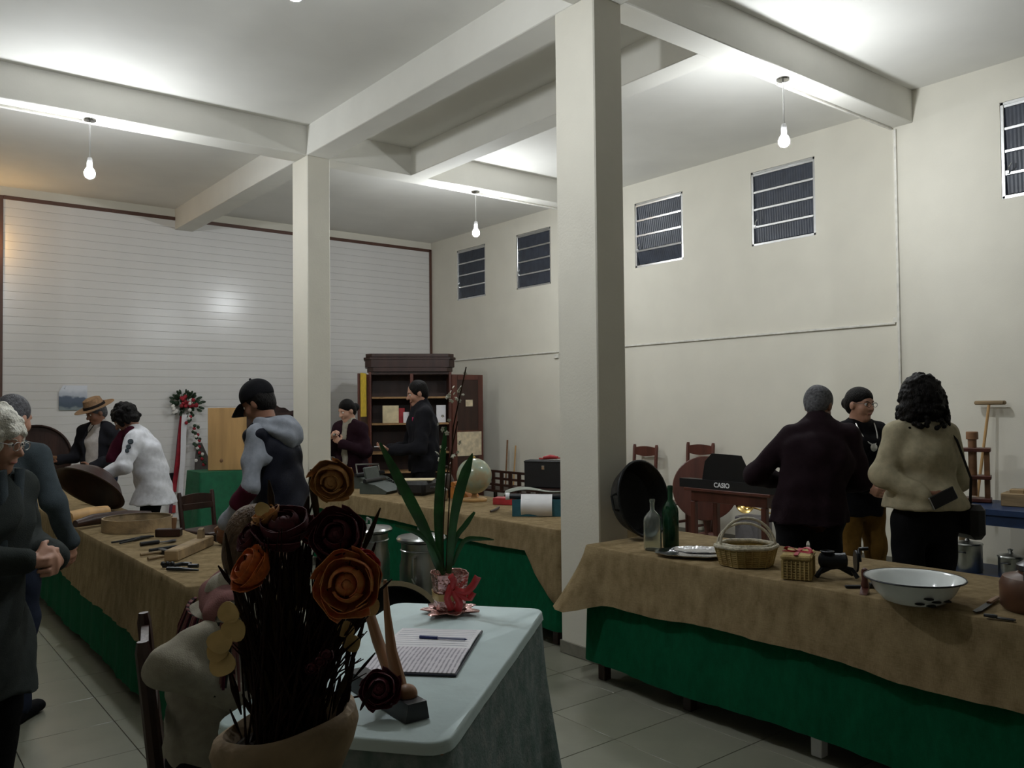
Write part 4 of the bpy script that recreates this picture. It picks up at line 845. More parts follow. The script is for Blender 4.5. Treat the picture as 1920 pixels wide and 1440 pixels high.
for pts, w_ in (([(846, 1098), (838, 1122), (846, 1146)], .013), ([(852, 1108), (874, 1112), (888, 1098), (896, 1082)], .014), ([(848, 1104), (852, 1080), (842, 1088)], .012), ([(850, 1108), (862, 1130), (858, 1148)], .014), ([(852, 1112), (880, 1124), (888, 1112)], .012)):
    Q = [loc_(x, y, -.085) for x, y in pts]; P = []
    for i in np.linspace(0, len(Q)-1, 9):
        k = min(int(i), len(Q)-2); c_ = Q[k]*(1-(i-k))+Q[k+1]*(i-k); tdir = unit(Q[k+1]-Q[k]); sd = unit(np.cross(tdir, V3(fw))); P.append([c_+sd*w_*s_+V3(fw)*(.012*abs(s_)-.008*math.sin(i*2)) for s_ in (-1, -.3, .3, 1)])
    MB().sheet(np.array(P), .0015).build('ribbon_loop', mat('ribbon_red2', (.50, .03, .035), .4) if 'ribbon_red2' not in MAT else 'ribbon_red2', orc)
def blade(par, pts, ws, m, nm='leaf', lf=loc_, fold=.25, view=None):
    Q = [lf(*p) for p in pts]; P = []; n = 16; m_ = len(Q)-1
    vw = V3(fw) if view is None else V3(view)
    for i in range(n):
        t = i/(n-1)*m_; k = min(int(t), m_-1); a = t-k
        p0, p1, p2, p3 = Q[max(k-1, 0)], Q[k], Q[k+1], Q[min(k+2, m_)]
        c_ = .5*((2*p1)+(-p0+p2)*a+(2*p0-5*p1+4*p2-p3)*a*a+(-p0+3*p1-3*p2+p3)*a**3); tg = unit(Q[k+1]-Q[k]); sd = unit(np.cross(tg, vw)); nn = np.cross(sd, tg); w_ = np.interp(i/(n-1), np.linspace(0, 1, len(ws)), ws)
        P.append([c_+sd*w_*s_-nn*w_*fold*(1-abs(s_)) for s_ in (-1, -.5, 0, .5, 1)])
    return MB().sheet(np.array(P), .0016).build(nm, m, par, 60)
k_ = oD/F_PX
blade(orc, [(832, 1078), (800, 1000), (762, 925), (712, 830)], [4*k_, 7*k_, 10*k_, 11*k_, 9*k_, 2*k_], 'leaf')
blade(orc, [(826, 1070, .02), (822, 980, .03), (826, 900, .04), (836, 800, .05)], [4*k_, 7*k_, 9*k_, 9*k_, 6*k_, 2*k_], 'leaf')
blade(orc, [(842, 1075, -.01), (850, 980, -.03), (865, 910, -.05), (886, 850, -.06)], [4*k_, 7*k_, 8*k_, 10*k_, 9*k_, 1*k_], 'leaf')
blade(orc, [(838, 1075), (855, 1010), (872, 985), (890, 960)], [3*k_, 4*k_, 5*k_, 5*k_, 2*k_], 'leaf')
blade(orc, [(834, 1072), (815, 1030), (785, 1000), (740, 985)], [3*k_, 5*k_, 6*k_, 5*k_, 1*k_], 'leaf')
blade(orc, [(848, 1060), (870, 1015), (900, 1010), (926, 1012)], [3*k_, 5*k_, 4*k_, 1*k_], 'leaf')
blade(orc, [(822, 1068, -.02), (812, 1040, -.04), (800, 1015, -.05)], [4*k_, 6*k_, 5*k_, 1*k_], 'leaf')
for pts in ([(836, 1070), (842, 940, .03), (850, 800, .04), (874, 688, .05)], [(832, 1070), (828, 980), (838, 890, .02), (858, 790, .03)]):
    Q = [loc_(*p) for p in pts]; MB().tube([q for a, b, c_ in ((0, 1, 2),) for q in bez(Q[0], Q[1], Q[2], 8)]+bez(Q[2], (Q[2]+Q[3])/2, Q[3], 5)[1:], .0028, 6).build('flower_stem', 'leaf_dry', orc)
rg = np.random.default_rng(3); mat('orchid_white', (.72, .70, .58), .5, var=.2)
fl_pts = [(852, 738), (845, 735), (860, 733), (864, 725), (842, 742), (856, 748), (868, 740), (850, 726), (838, 745), (862, 752), (846, 752), (822, 795), (830, 805), (838, 812), (826, 838), (820, 850), (850, 855), (845, 868), (836, 842), (858, 848), (830, 780), (842, 788), (872, 700), (862, 830), (824, 862)]
fm = None
for i, (x, y) in enumerate(fl_pts):
    q = loc_(x, y, .04+rg.uniform(-.03, .03))
    if fm is None:
        mb = MB()
        for a in range(5): mb.ell((.0055*math.cos(a*1.257), .0055*math.sin(a*1.257), .001), (.005, .0035, .0015), 8, 4, rotm(0, 20, math.degrees(a*1.257)))
        o = mb.build('flower', 'orchid_white', orc); o['kind'] = 'stuff' if False else ''; del o['kind']; fm = o
    else: o = bpy.data.objects.new('flower', fm.data); COL.objects.link(o); o.parent = orc
    o.location = q; o.rotation_euler = (rg.uniform(.6, 1.6), rg.uniform(-.5, .5), rg.uniform(0, 6)); o.scale = [rg.uniform(.7, 1.3)]*3
# ================================================================ guest book, pen, trophy
m, nt, b = nodes('printed_page'); N = nt.nodes; L = nt.links; b.inputs['Roughness'].default_value = .7
tc = N.new('ShaderNodeTexCoord'); wv = N.new('ShaderNodeTexWave'); wv.bands_direction = 'X'; wv.inputs['Scale'].default_value = 22; wv.inputs['Distortion'].default_value = .6; L.new(tc.outputs['Object'], wv.inputs[0])
nz = N.new('ShaderNodeTexNoise'); nz.inputs['Scale'].default_value = 45; L.new(tc.outputs['Object'], nz.inputs[0]); mu = N.new('ShaderNodeMath'); mu.operation = 'MULTIPLY'; L.new(wv.outputs['Fac'], mu.inputs[0]); L.new(nz.outputs['Fac'], mu.inputs[1])
rp = N.new('ShaderNodeValToRGB'); rp.color_ramp.elements[0].position = .22; rp.color_ramp.elements[0].color = (.66, .63, .68, 1); rp.color_ramp.elements[1].position = .45; rp.color_ramp.elements[1].color = (.33, .31, .36, 1); L.new(mu.outputs[0], rp.inputs[0]); L.new(rp.outputs[0], b.inputs['Base Color'])
cs = [V3(at(x, y, Z=Z5)) for x, y in ((900, 1186), (857, 1268), (694, 1264), (742, 1182))]
c0 = sum(cs)/4; ux = unit(cs[0]-cs[3]); ang = math.degrees(math.atan2(ux[1], ux[0])); Wb = np.linalg.norm(cs[0]-cs[3])*.5+np.linalg.norm(cs[1]-cs[2])*.5; Hb = np.linalg.norm(cs[0]-cs[1])
gb = thing('guest_book', 'open guest book with printed and handwritten pages', 'book', (c0[0], c0[1], Z5), ang)
MB().box((0, 0, .004), (Wb+.01, Hb+.01, .007), bev=.002).build('cover', mat('navy', (.012, .014, .03), .5), gb)
for sg in (-1, 1):
    P = np.array([[(x, sg*Hb/4+y, .0095+.005*math.cos(sg*y/(Hb/4)*1.4+.5)) for x in np.linspace(-Wb/2, Wb/2, 4)] for y in np.linspace(-Hb/4, Hb/4, 8)])
    MB().sheet(P, .004).build('page', 'printed_page' if sg < 0 else 'paper', gb)
lines = MB()
for k in range(9): lines.box((0, .02+k*(Hb/2-.03)/9, .0165), (Wb*.92, .0012, .0004))
lo = lines.build('ruled_lines', mat('ink_grey', (.30, .30, .42), .7), gb); lo['kind'] = 'stuff'
pa, pb = V3(at(787, 1194, Z=Z5+.022)), V3(at(876, 1199, Z=Z5+.022)); d_ = pb-pa; Lp = np.linalg.norm(d_)
pn = thing('ballpoint_pen', 'blue capped ballpoint pen lying on the guest book', 'pen', tuple(pa), math.degrees(math.atan2(d_[1], d_[0])))
MB().cyl((0, 0, 0), (Lp*.38, 0, 0), .0058, n=10).build('cap', 'blue_cap', pn); MB().cyl((Lp*.38, 0, 0), (Lp*.95, 0, 0), .004, .004, n=8).build('barrel', mat('pen_clear', (.25, .27, .4), .2), pn); MB().cyl((Lp*.95, 0, 0), (Lp, 0, 0), .004, .001, n=8).build('tip', 'blue_cap', pn)
ea, eb = V3(at(783, 1352, Z=Z5)), V3(at(668, 1283, Z=Z5)); d_ = eb-ea; Lb = np.linalg.norm(d_)
tp = thing('carved_trophy', 'tan carved wooden horn shapes mounted on a black block', 'sculpture', tuple(ea), math.degrees(math.atan2(d_[1], d_[0])))
MB().prism([(-.036, 0), (.036, 0), (.028, .048), (-.028, .048)], Lb, (Lb/2, 0, 0), np.stack([V3((0, 1, 0)), V3((0, 0, 1)), V3((1, 0, 0))], 1)).build('base_block', 'black_plastic', tp)
iv = np.array(Matrix.Rotation(-math.atan2(d_[1], d_[0]), 3, 'Z'))
tD = (Vector(ea)-CAM).dot(fw)
def hl(x, y, d=0): return iv@(V3(at(x, y, D=tD+d))-ea)
kk = tD/F_PX
MB().tube([hl(722, 1087, .16), hl(726, 1150, .15), hl(734, 1220, .13), hl(747, 1277, .10), hl(757, 1314, .075)], [5*kk, 9*kk, 14*kk, 19*kk, 16*kk], 12, flat=.7).build('horn', 'horn_wood', tp)
MB().tube([hl(678, 1095, .22), hl(690, 1140, .22), hl(708, 1200, .20), hl(728, 1255, .15), hl(748, 1312, .09)], [6*kk, 14*kk, 17*kk, 17*kk, 14*kk], 12, flat=.7).build('horn', 'horn_wood', tp)
MB().ell(hl(763, 1302, .055), (.028, .03, .028), 14, 9).build('knob', 'horn_wood', tp)
# ================================================================ dried flower arrangement on a plinth
FD = 1.72; fc = at(540, 1400, D=FD)
zpot = .675
one('plinth', MB().box((0, 0, zpot/2), (.34, .34, zpot-.002), bev=.01).box((0, 0, zpot-.02), (.38, .38, .038), bev=.006), 'wood_grey', 'square wooden plinth under the clay flower pot', 'plinth', (fc.x, fc.y, 0), 38)
ar = thing('dried_flower_pot', 'clay pot crowded with dried stems and faded fabric roses', 'flower pot', (fc.x, fc.y, zpot))
wobr = lambda q, z: .05*math.sin(2*q+.6)+.03*math.sin(5*q)
prof = [(.001, .0), (.085, .0), (.092, .02), (.10, .10), (.115, .17), (.14, .215), (.150, .25), (.143, .275), (.125, .282), (.112, .26), (.10, .22), (.001, .215)]
po = MB().lathe(prof, n=48, cap0=False, cap1=False, wob=wobr)
RgT = V3(CR)
po.v = [(x, y, z+(.17*(x*RgT[0]+y*RgT[1]) if z > .12 else 0)*min(1, (z-.12)/.1 if z > .12 else 0)) for x, y, z in po.v]
po.build('clay_pot', 'clay', ar, 60)
MB().lathe([(.001, .243), (.06, .24), (.105, .232)], n=30).build('soil', 'soil', ar)
A0 = V3((fc.x, fc.y, zpot))
def fl_(x, y, d=0): return V3(at(x, y, D=FD+d))-A0
kf = FD/F_PX; rg = np.random.default_rng(21)
for i in range(250):                       # stems
    x0 = rg.normal(540, 38); sx = rg.uniform(-1, 1); tx = 562+sx*128+rg.normal(0, 8); ty = rg.uniform(985, 1210)+60*abs(sx)**2
    q0, q1 = rg.uniform(0, 6.28), rg.uniform(0, .085); a = V3((q1*math.cos(q0), q1*math.sin(q0), .232)); c_ = fl_(tx, ty, rg.uniform(-.12, .12)); b_ = (a+c_)/2+V3((0, 0, .03))
    MB().tube(bez(a, b_, c_, 5), [.0028, .0026, .0024, .002, .0012], 5).build('stem', 'stem_dry', ar)
for i in range(240):                       # dry leaves and husks
    x, y = float(np.clip(rg.normal(555, 56), 440, 690)), rg.uniform(1050, 1385); h = rg.uniform(40, 110); dx = (x-545)*.25+rg.normal(0, 8); d0 = rg.uniform(-.06, .10)
    blade(ar, [(x, y, d0), (x+dx*.5, y-h*.5, d0), (x+dx, y-h, d0-.01)], [1*kf, rg.uniform(3, 7)*kf, 1*kf], ('stem_dry', 'leaf_dry', 'stem_dry')[i % 3], 'dry_leaf', fl_, .4, V3(fw)+rg.normal(0, .4, 3))
for pts in ([(600, 1010), (592, 950), (585, 905), (583, 880)], [(575, 1010), (572, 985), (574, 955), (579, 930)], [(505, 1000), (510, 960), (508, 930), (504, 900)], [(558, 1010), (553, 980), (552, 950)]):
    Q = [fl_(*p) for p in pts]; MB().tube(Q, [.002]+[.0075]*(len(Q)-2)+[.002], 7).build('cattail', 'leaf_dry', ar)
MB().tube([fl_(560, 1080), fl_(575, 980), fl_(590, 930), fl_(606, 912)], .002, 5).build('stem', 'stem_dry', ar)
def petal_mesh(m, ring):
    Rr, top, az, lip = ((.42, 25, 75, .0), (.62, 42, 62, .06), (.85, 62, 56, .14), (1.0, 80, 50, .22))[ring]
    P = []
    for v in np.linspace(0, 1, 7):
        th = math.radians(165+(top-165)*v); row = []
        for u in np.linspace(-1, 1, 8):
            a = math.radians(az)*u*(.45+.55*math.sin(min(1, v*1.5)*math.pi/2)); r_ = Rr*(1+lip*max(0, v-.6)/.4*(1+.3*math.sin(5*u+ring)))*(1+.05*u*(ring % 2)); drop = .10*u*u*max(0, v-.5)*2
            row.append((r_*math.sin(th)*math.sin(a), -r_*math.sin(th)*math.cos(a), r_*math.cos(th)*.95-drop*Rr))
        P.append(row)
    mb = MB(); mb.sheet(np.array(P), .03); o = mb.build('petal', m, None, 80); me = o.data; bpy.data.objects.remove(o); return me
PM = {}
def rose(par, c, r, m, facing, n=17, close=1.0):
    d = unit(facing); s_, u_, _ = frame(d); B = Matrix((s_, u_, d)).transposed()
    core = MB().lathe([(.02, -.6), (.2, -.5), (.26, -.1), (.24, .22), (.12, .36), (.02, .38)], n=12, wob=lambda q, z: .15*math.sin(2*q+11*z)); h = core.build('rose', m, par, 60)
    h.matrix_local = Matrix.Translation(Vector(c)) @ B.to_4x4() @ Matrix.Scale(r, 4)
    for k in range(n):
        ring = 0 if k < 3 else 1 if k < 7 else 2 if k < 12 else 3; q = k*2.4+ring*.5
        if (m, ring) not in PM: PM[(m, ring)] = petal_mesh(m, ring)
        o = bpy.data.objects.new('petal', PM[(m, ring)]); COL.objects.link(o); o.parent = h; sc = rg.uniform(.92, 1.06)
        o.matrix_local = Matrix.Rotation(q, 4, 'Z') @ Matrix.Rotation(rg.uniform(-.1, .12)+.05*ring*close, 4, 'X') @ Matrix.Scale(sc, 4)
    return h
mat('rose_peach', (.56, .28, .10), .7, var=.25, scale=3); mat('rose_orange', (.55, .13, .022), .7, var=.35, scale=3); mat('rose_coral', (.50, .08, .03), .7, var=.4, scale=2.2, col2=(.64, .30, .09)); mat('rose_burgundy', (.075, .006, .014), .7, var=.4, scale=3); mat('rose_pink', (.42, .04, .05), .7, var=.3, scale=3); mat('petal_cream', (.60, .42, .17), .7, var=.2)
fc_ = -V3(fw)
for x, y, d, r, m, f, cl_ in ((622, 902, .0, 35, 'rose_peach', fc_+V3((0, 0, -.3)), .75), (465, 1064, -.02, 38, 'rose_orange', fc_*.5-V3(CR)*.6+V3((0, 0, .5)), .9), (652, 1096, -.05, 50, 'rose_coral', fc_+V3((0, 0, .2)), 1.0), (686, 1058, .02, 30, 'rose_pink', fc_*.3+V3(CR)*.7+V3((0, 0, .6)), .8), (533, 985, .03, 47, 'rose_burgundy', fc_*.4+V3((0, 0, .8)), 1.0), (632, 1004, .0, 43, 'rose_burgundy', fc_*.7+V3((0, 0, .3)), .9), (590, 993, .06, 26, 'rose_pink', fc_*.6+V3((0, 0, .6)), .8), (470, 1003, .05, 28, 'rose_burgundy', fc_*.5-V3(CR)*.5+V3((0, 0, .5)), .9), (497, 965, .05, 24, 'rose_peach', fc_*.3-V3(CR)*.5+V3((0, 0, .8)), .8)):
    rose(ar, fl_(x, y, d-.075), r*kf*.98, m, f, 17, cl_)
for x, y, r in ((430, 1148, 22), (440, 1180, 24), (414, 1203, 24), (418, 1243, 27), (408, 1222, 20), (694, 1138, 18), (492, 955, 14), (660, 1205, 18), (648, 1180, 16)):
    s_, u_, nn = frame(V3(-fw)+rg.normal(0, .25, 3)); R_2 = np.stack([s_, u_, nn], 1)
    MB().lathe([(.001, -.0012), (r*kf, -.0012+.004), (r*kf, .0004+.004), (.001, .0004)], n=18, c=fl_(x, y, -.04), R=R_2, sy=.9, wob=lambda q, z: .07*math.sin(3*q+r)).build('seed_disc', 'petal_cream', ar)
for x, y in ((600, 1240), (585, 1252), (612, 1228)): rose(ar, fl_(x, y, -.12), 14*kf, 'rose_burgundy', fc_, 9, 1.1)
# rose lying on the trophy base
rl = thing('fabric_rose', 'burgundy fabric rose lying on the black trophy block', 'rose', at(712, 1292, D=tD+.02))
rose(rl, (0, 0, 0), .046, 'rose_burgundy', fc_+V3((0, 0, .4)), 17)
MB().tube([(0, 0, -.01), tuple(V3(-CR)*.06+V3((0, 0, -.02))), tuple(V3(-CR)*.13+V3((0, 0, -.035)))], .003, 6).build('stem', 'stem_dry', rl)
# ================================================================ people: bodies as blended implicit surfaces
class Field:
    def __init__(s, lo, hi, h):
        s.h = h; s.lo = V3(lo); n = np.ceil((V3(hi)-s.lo)/h).astype(int)+1; s.n = n
        s.d = np.full(tuple(n), 9.0, np.float32); s.ax = [s.lo[i]+h*np.arange(n[i]) for i in range(3)]
    def sub(s, lo, hi):
        a = np.maximum(np.floor((V3(lo)-s.lo)/s.h).astype(int), 0); b = np.minimum(np.ceil((V3(hi)-s.lo)/s.h).astype(int)+1, s.n)
        if (b <= a).any(): return None
        sl = tuple(slice(a[i], b[i]) for i in range(3)); g = np.meshgrid(*[s.ax[i][sl[i]] for i in range(3)], indexing='ij'); return sl, g
    def put(s, sl, d, k, cut=False):
        f = s.d[sl]
        if cut: s.d[sl] = np.maximum(f, -d) if k <= 0 else -smin(-f, d, k)
        else: s.d[sl] = smin(f, d, k)
    def cap(s, a, b, ra, rb=None, k=.02, cut=False):
        a, b = V3(a), V3(b); rb = ra if rb is None else rb; R = max(ra, rb)+k*1.2+3*s.h
        q = s.sub(np.minimum(a, b)-R, np.maximum(a, b)+R)
        if q is None: return
        sl, (X, Y, Z) = q; ab = b-a; L = max(ab@ab, 1e-9); t = np.clip(((X-a[0])*ab[0]+(Y-a[1])*ab[1]+(Z-a[2])*ab[2])/L, 0, 1)
        s.put(sl, np.sqrt((X-a[0]-t*ab[0])**2+(Y-a[1]-t*ab[1])**2+(Z-a[2]-t*ab[2])**2)-(ra+(rb-ra)*t), k, cut)
    def ecap(s, a, b, sv, ra, rb, k=.03, cut=False):      # ra, rb = (side radius, depth radius) at the ends; sv = side vector
        a, b, sv = V3(a), V3(b), unit(sv); ab = b-a; L = max(ab@ab, 1e-9); ax = unit(ab); dv = unit(np.cross(ax, sv)); sv = np.cross(dv, ax)
        R = max(*ra, *rb)+k*1.2+3*s.h; q = s.sub(np.minimum(a, b)-R, np.maximum(a, b)+R)
        if q is None: return
        sl, (X, Y, Z) = q; px, py, pz = X-a[0], Y-a[1], Z-a[2]; t = np.clip((px*ab[0]+py*ab[1]+pz*ab[2])/L, 0, 1)
        px, py, pz = px-t*ab[0], py-t*ab[1], pz-t*ab[2]
        rs = ra[0]+(rb[0]-ra[0])*t; rd = ra[1]+(rb[1]-ra[1])*t; m = np.minimum(rs, rd)
        u = (px*sv[0]+py*sv[1]+pz*sv[2])/rs; v = (px*dv[0]+py*dv[1]+pz*dv[2])/rd; w_ = (px*ax[0]+py*ax[1]+pz*ax[2])/m
        s.put(sl, (np.sqrt(u*u+v*v+w_*w_)-1)*m, k, cut)
    def ell(s, c, r, M=None, k=.02, cut=False):
        c = V3(c); r = V3(r); R = r.max()+k*1.2+3*s.h; q = s.sub(c-R, c+R)
        if q is None: return
        sl, (X, Y, Z) = q; P = (X-c[0], Y-c[1], Z-c[2]); M = np.eye(3) if M is None else M
        e = [(P[0]*M[0, i]+P[1]*M[1, i]+P[2]*M[2, i])/r[i] for i in range(3)]
        s.put(sl, (np.sqrt(e[0]**2+e[1]**2+e[2]**2)-1)*r.min(), k, cut)
    def plane(s, p, n): # cut away the side the normal points to
        X, Y, Z = np.meshgrid(*s.ax, indexing='ij'); s.d = np.maximum(s.d, ((X-p[0])*n[0]+(Y-p[1])*n[1]+(Z-p[2])*n[2]).astype(np.float32))
    def folds(s, amp, seed, f=1.0):
        rg = np.random.default_rng(seed); X, Y, Z = np.meshgrid(*s.ax, indexing='ij'); w_ = 0
        for _ in range(5):
            v = rg.normal(0, 1, 3)*f; v *= rg.uniform(22, 55)/np.linalg.norm(v); v[2] *= 1.2; w_ = w_+np.sin(X*v[0]+Y*v[1]+Z*v[2]+rg.uniform(0, 6.28)+1.5*np.sin(9*X+7*Z+3*Y))
        s.d = (s.d+amp*w_*.5).astype(np.float32)
    def mesh(s):
        d = s.d; inside = d < 0; n = np.array(d.shape)-1
        c = [(i, j, k) for i in (0, 1) for j in (0, 1) for k in (0, 1)]
        S = lambda A, o: A[o[0]:o[0]+n[0], o[1]:o[1]+n[1], o[2]:o[2]+n[2]]
        tot = sum(S(inside, o).astype(np.int8) for o in c); act = (tot > 0) & (tot < 8); idx = np.argwhere(act)
        if len(idx) == 0: return np.zeros((0, 3)), []
        vid = np.full(tuple(n), -1, np.int32); vid[act] = np.arange(len(idx)); acc = np.zeros((len(idx), 3)); cnt = np.zeros(len(idx))
        for o in c:
            for a in range(3):
                if o[a]: continue
                p = list(o); p[a] = 1; d0 = d[tuple((idx+o).T)]; d1 = d[tuple((idx+p).T)]; x = (d0 < 0) != (d1 < 0)
                t = np.where(x, d0/np.where(np.abs(d0-d1) < 1e-9, 1, d0-d1), 0); pos = np.tile(V3(o), (len(idx), 1)); pos[:, a] = t; acc += pos*x[:, None]; cnt += x
        v = s.lo+s.h*(idx+acc/np.maximum(cnt, 1)[:, None]); F = []
        for a in range(3):
            b_, c_ = (a+1) % 3, (a+2) % 3
            e = np.argwhere((np.take(inside, range(0, d.shape[a]-1), a) != np.take(inside, range(1, d.shape[a]), a)))
            ok = (e[:, b_] > 0) & (e[:, c_] > 0) & (e[:, b_] < n[b_]) & (e[:, c_] < n[c_]); e = e[ok]
            if len(e) == 0: continue
            o1 = np.zeros(3, int); o1[b_] = 1; o2 = np.zeros(3, int); o2[c_] = 1
            q = np.stack([vid[tuple((e-o1-o2).T)], vid[tuple((e-o2).T)], vid[tuple(e.T)], vid[tuple((e-o1).T)]], 1)
            fl = inside[tuple(e.T)]; q[~fl] = q[~fl][:, ::-1]; q = q[(q >= 0).all(1)]; F.append(q)
        return v, [tuple(map(int, r)) for r in np.concatenate(F)]
    def build(s, name, m, par):
        v, f = s.mesh(); return mesh_obj(name, v, f, m, par, 180)
def smin(a, b, k):
    if k <= 0: return np.minimum(a, b)
    h = np.maximum(k-np.abs(a-b), 0)/k; return np.minimum(a, b)-h*h*k*.25
def Dv(a): a = math.radians(a); return V3((0, math.sin(a), math.cos(a)))
class Person:
    """local frame: +Y forward, +X the person's right, origin between the feet"""
    def __init__(s, label, loc, heading, H=1.70, lean=0, bulk=1.0, female=False, head=(0, 0, 0), armL=None, armR=None, handL=None, handR=None, skin='skin', seated=None, feet=None, neckfwd=.0, shw=1.0, group=None, roll=0, sag=0):
        k = s.k = H/1.70; s.H = H; s.skin = skin; s.bulk = bulk
        s.t = thing('person', label, 'person', (loc[0], loc[1], loc[2] if len(loc) > 2 else 0), heading-90)
        z0 = .935*k if seated is None else seated+.09
        s.p0 = V3((0, 0 if lean < 8 else -.04, z0)); s.p1 = s.p0+.14*k*Dv(lean*.35); s.p2 = s.p1+.20*k*Dv(lean*.8); s.p3 = s.p2+.185*k*Dv(lean)
        if roll: s.p1[0] += .03*roll; s.p2[0] += .08*roll; s.p3[0] += .13*roll
        sh = .178*k*shw*(.92 if female else 1.0); dn = Dv(lean)
        s.sL = s.p3-.075*k*dn+V3((-sh, .01, 0)); s.sR = s.p3-.075*k*dn+V3((sh, .01, 0)); s.dn = dn
        yaw, pit, rol = head; M = Matrix.Rotation(math.radians(-yaw), 3, 'Z') @ Matrix.Rotation(math.radians(-pit), 3, 'X') @ Matrix.Rotation(math.radians(rol), 3, 'Y'); s.M = np.array(M)
        nd = unit(Dv(lean*.55+12)+V3((0, neckfwd, 0))); s.hc = s.p3+nd*.118*k+s.M@V3((0, .01, .02))*k
        s.hh = [V3((sg*.095*k, s.p0[1], z0-.03*k)) for sg in (-1, 1)]
        if seated is None:
            ft = feet or ((-.11, 0), (.11, 0)); s.an = [V3((f[0], f[1]-.02, .085*k)) for f in ft]; s.kn = [(a+b)/2+V3((0, .045, .04*k)) for a, b in zip(s.hh, s.an)]
        else:
            ft = feet or ((-.12, .42), (.12, .42)); s.an = [V3((f[0], f[1], .085*k)) for f in ft]; s.kn = [V3((sg*.12, .42*k, z0+.0)) for sg in (-1, 1)]
        L1, L2 = .285*k, .255*k
        def arm(sh_, spec, sg):
            if spec is None: e = sh_+V3((sg*.06, -.02, -L1)); w_ = e+V3((sg*.01, .05, -L2)); return e, w_
            return V3(spec[0]), V3(spec[1])
        s.eL, s.wL = arm(s.sL, armL, -1); s.eR, s.wR = arm(s.sR, armR, 1)
        s.hL = handL or ((s.wL-s.eL), (1, 0, 0), .5); s.hR = handR or ((s.wR-s.eR), (-1, 0, 0), .5)
    def bounds(s, pad=.16):
        P = np.array([s.p0, s.p1, s.p2, s.p3, s.hc, s.sL, s.sR, s.eL, s.eR, s.wL, s.wR, *s.an, *s.kn, *s.hh]); lo = P.min(0)-pad; hi = P.max(0)+pad; lo[2] = -.01; return lo, hi
    def hd(s, x, y, z): return s.hc+s.M@(V3((x, y, z))*s.k)
    def head_field(s, F):
        k = s.k; M = s.M; e = lambda c, r, kk=.015, cut=False: F.ell(s.hd(*c), V3(r)*k, M, kk, cut)
        e((0, -.012, .035), (.074, .093, .086)); e((0, .022, -.035), (.058, .064, .080), .03); F.ell(s.hd(0, .058, -.098), V3((.027, .026, .022))*k, M, .025)
        F.cap(s.hd(0, .082, .012), s.hd(0, .104, -.026), .009*k, .0145*k, .014); F.cap(s.hd(-.034, .074, .026), s.hd(.034, .074, .026), .012*k, None, .015)
        for sg in (-1, 1):
            e((sg*.036, .056, -.03), (.026, .027, .03), .02); e((sg*.076, -.008, -.008), (.010, .022, .032), .008); e((sg*.031, .095, .006), (.015, .016, .011), .01, True)
            F.cap(s.hd(sg*.012, .092, -.026), s.hd(sg*.014, .09, -.027), .008*k, None, .008)
        F.cap(s.hd(-.018, .082, -.062), s.hd(.018, .082, -.062), .0085*k, None, .01); F.cap(s.hd(-.02, .078, -.068), s.hd(.02, .078, -.068), .004*k, None, 0.004, True)
        F.cap(s.hd(0, -.018, -.055), s.p3-.02*s.dn, .056*k, .062*k, .025)
    def hand_field(s, F, w_, spec, sg):
        d, n, curl = spec; k = s.k; d = unit(d); n = V3(n); n = unit(n-d*(n@d)); a = unit(np.cross(d, n)); th = -sg if False else 1
        a = a*sg; pc = w_+d*.088*k; F.ecap(w_+d*.005*k, w_+d*.075*k, a, (.027*k, .020*k), (.040*k, .0145*k), .012)
        for i, (o, L_) in enumerate(((-.031, .062), (-.0105, .074), (.0105, .080), (.031, .070))):
            b0 = w_+d*(.082-.006*(i == 0))*k+a*o*k; c1 = curl*.9; d1 = unit(d*math.cos(c1)+n*math.sin(c1)); b1 = b0+d1*L_*.5*k; c2 = curl*1.9; d2 = unit(d*math.cos(c2)+n*math.sin(c2)); b2 = b1+d2*L_*.5*k
            F.cap(b0-d*.01*k, b1, .0098*k, .0090*k, .004); F.cap(b1, b2, .0090*k, .0078*k, .003)
        t0 = w_+d*.028*k+a*.026*k; t1 = t0+unit(d*.55+a*.8+n*.35)*.042*k; t2 = t1+unit(d*.85+a*.15+n*(.3+.5*curl))*.034*k
        F.cap(t0, t1, .013*k, .0105*k, .008); F.cap(t1, t2, .0105*k, .0085*k, .004)
    def body(s, h=.0078):
        lo, hi = s.bounds(); F = Field(lo, hi, h); k, B = s.k, s.bulk; X = (1, 0, 0)
        F.ecap(s.p0, s.p1, X, (.145*k*B, .095*k*B), (.125*k*B, .09*k*B)); F.ecap(s.p1, s.p2, X, (.125*k*B, .09*k*B), (.145*k*B, .10*k*B), .04); F.ecap(s.p2, s.p3-.05*s.dn, X, (.145*k*B, .10*k*B), (.10*k, .075*k), .04)
        for sh, e, w_ in ((s.sL, s.eL, s.wL), (s.sR, s.eR, s.wR)): F.cap(s.p3-.05*s.dn, sh, .055*k, .05*k, .04); F.cap(sh, e, .048*k, .038*k, .03); F.cap(e, w_, .038*k, .026*k, .02)
        for hp, kn, an in zip(s.hh, s.kn, s.an): F.cap(hp, kn, .078*k*B, .052*k, .04); F.cap(kn, an, .052*k, .036*k, .02); F.ecap(an-V3((0, .03, .05*k)), an+V3((0, .13*k, -.052*k)), X, (.033, .034), (.04, .028), .02)
        s.head_field(F); s.hand_field(F, s.wL, s.hL, -1); s.hand_field(F, s.wR, s.hR, 1)
        o = F.build('body', s.skin, s.t); s.b = o
        for sg in (-1, 1):
            MB().ell(s.hd(sg*.031, .0745, .0065), .0118*s.k, 12, 8).build('eye', 'eye_white', s.t, 180); MB().ell(s.hd(sg*.031, .0835, .0065), .0052*s.k, 10, 6).build('iris', 'eye_dark', s.t, 180)
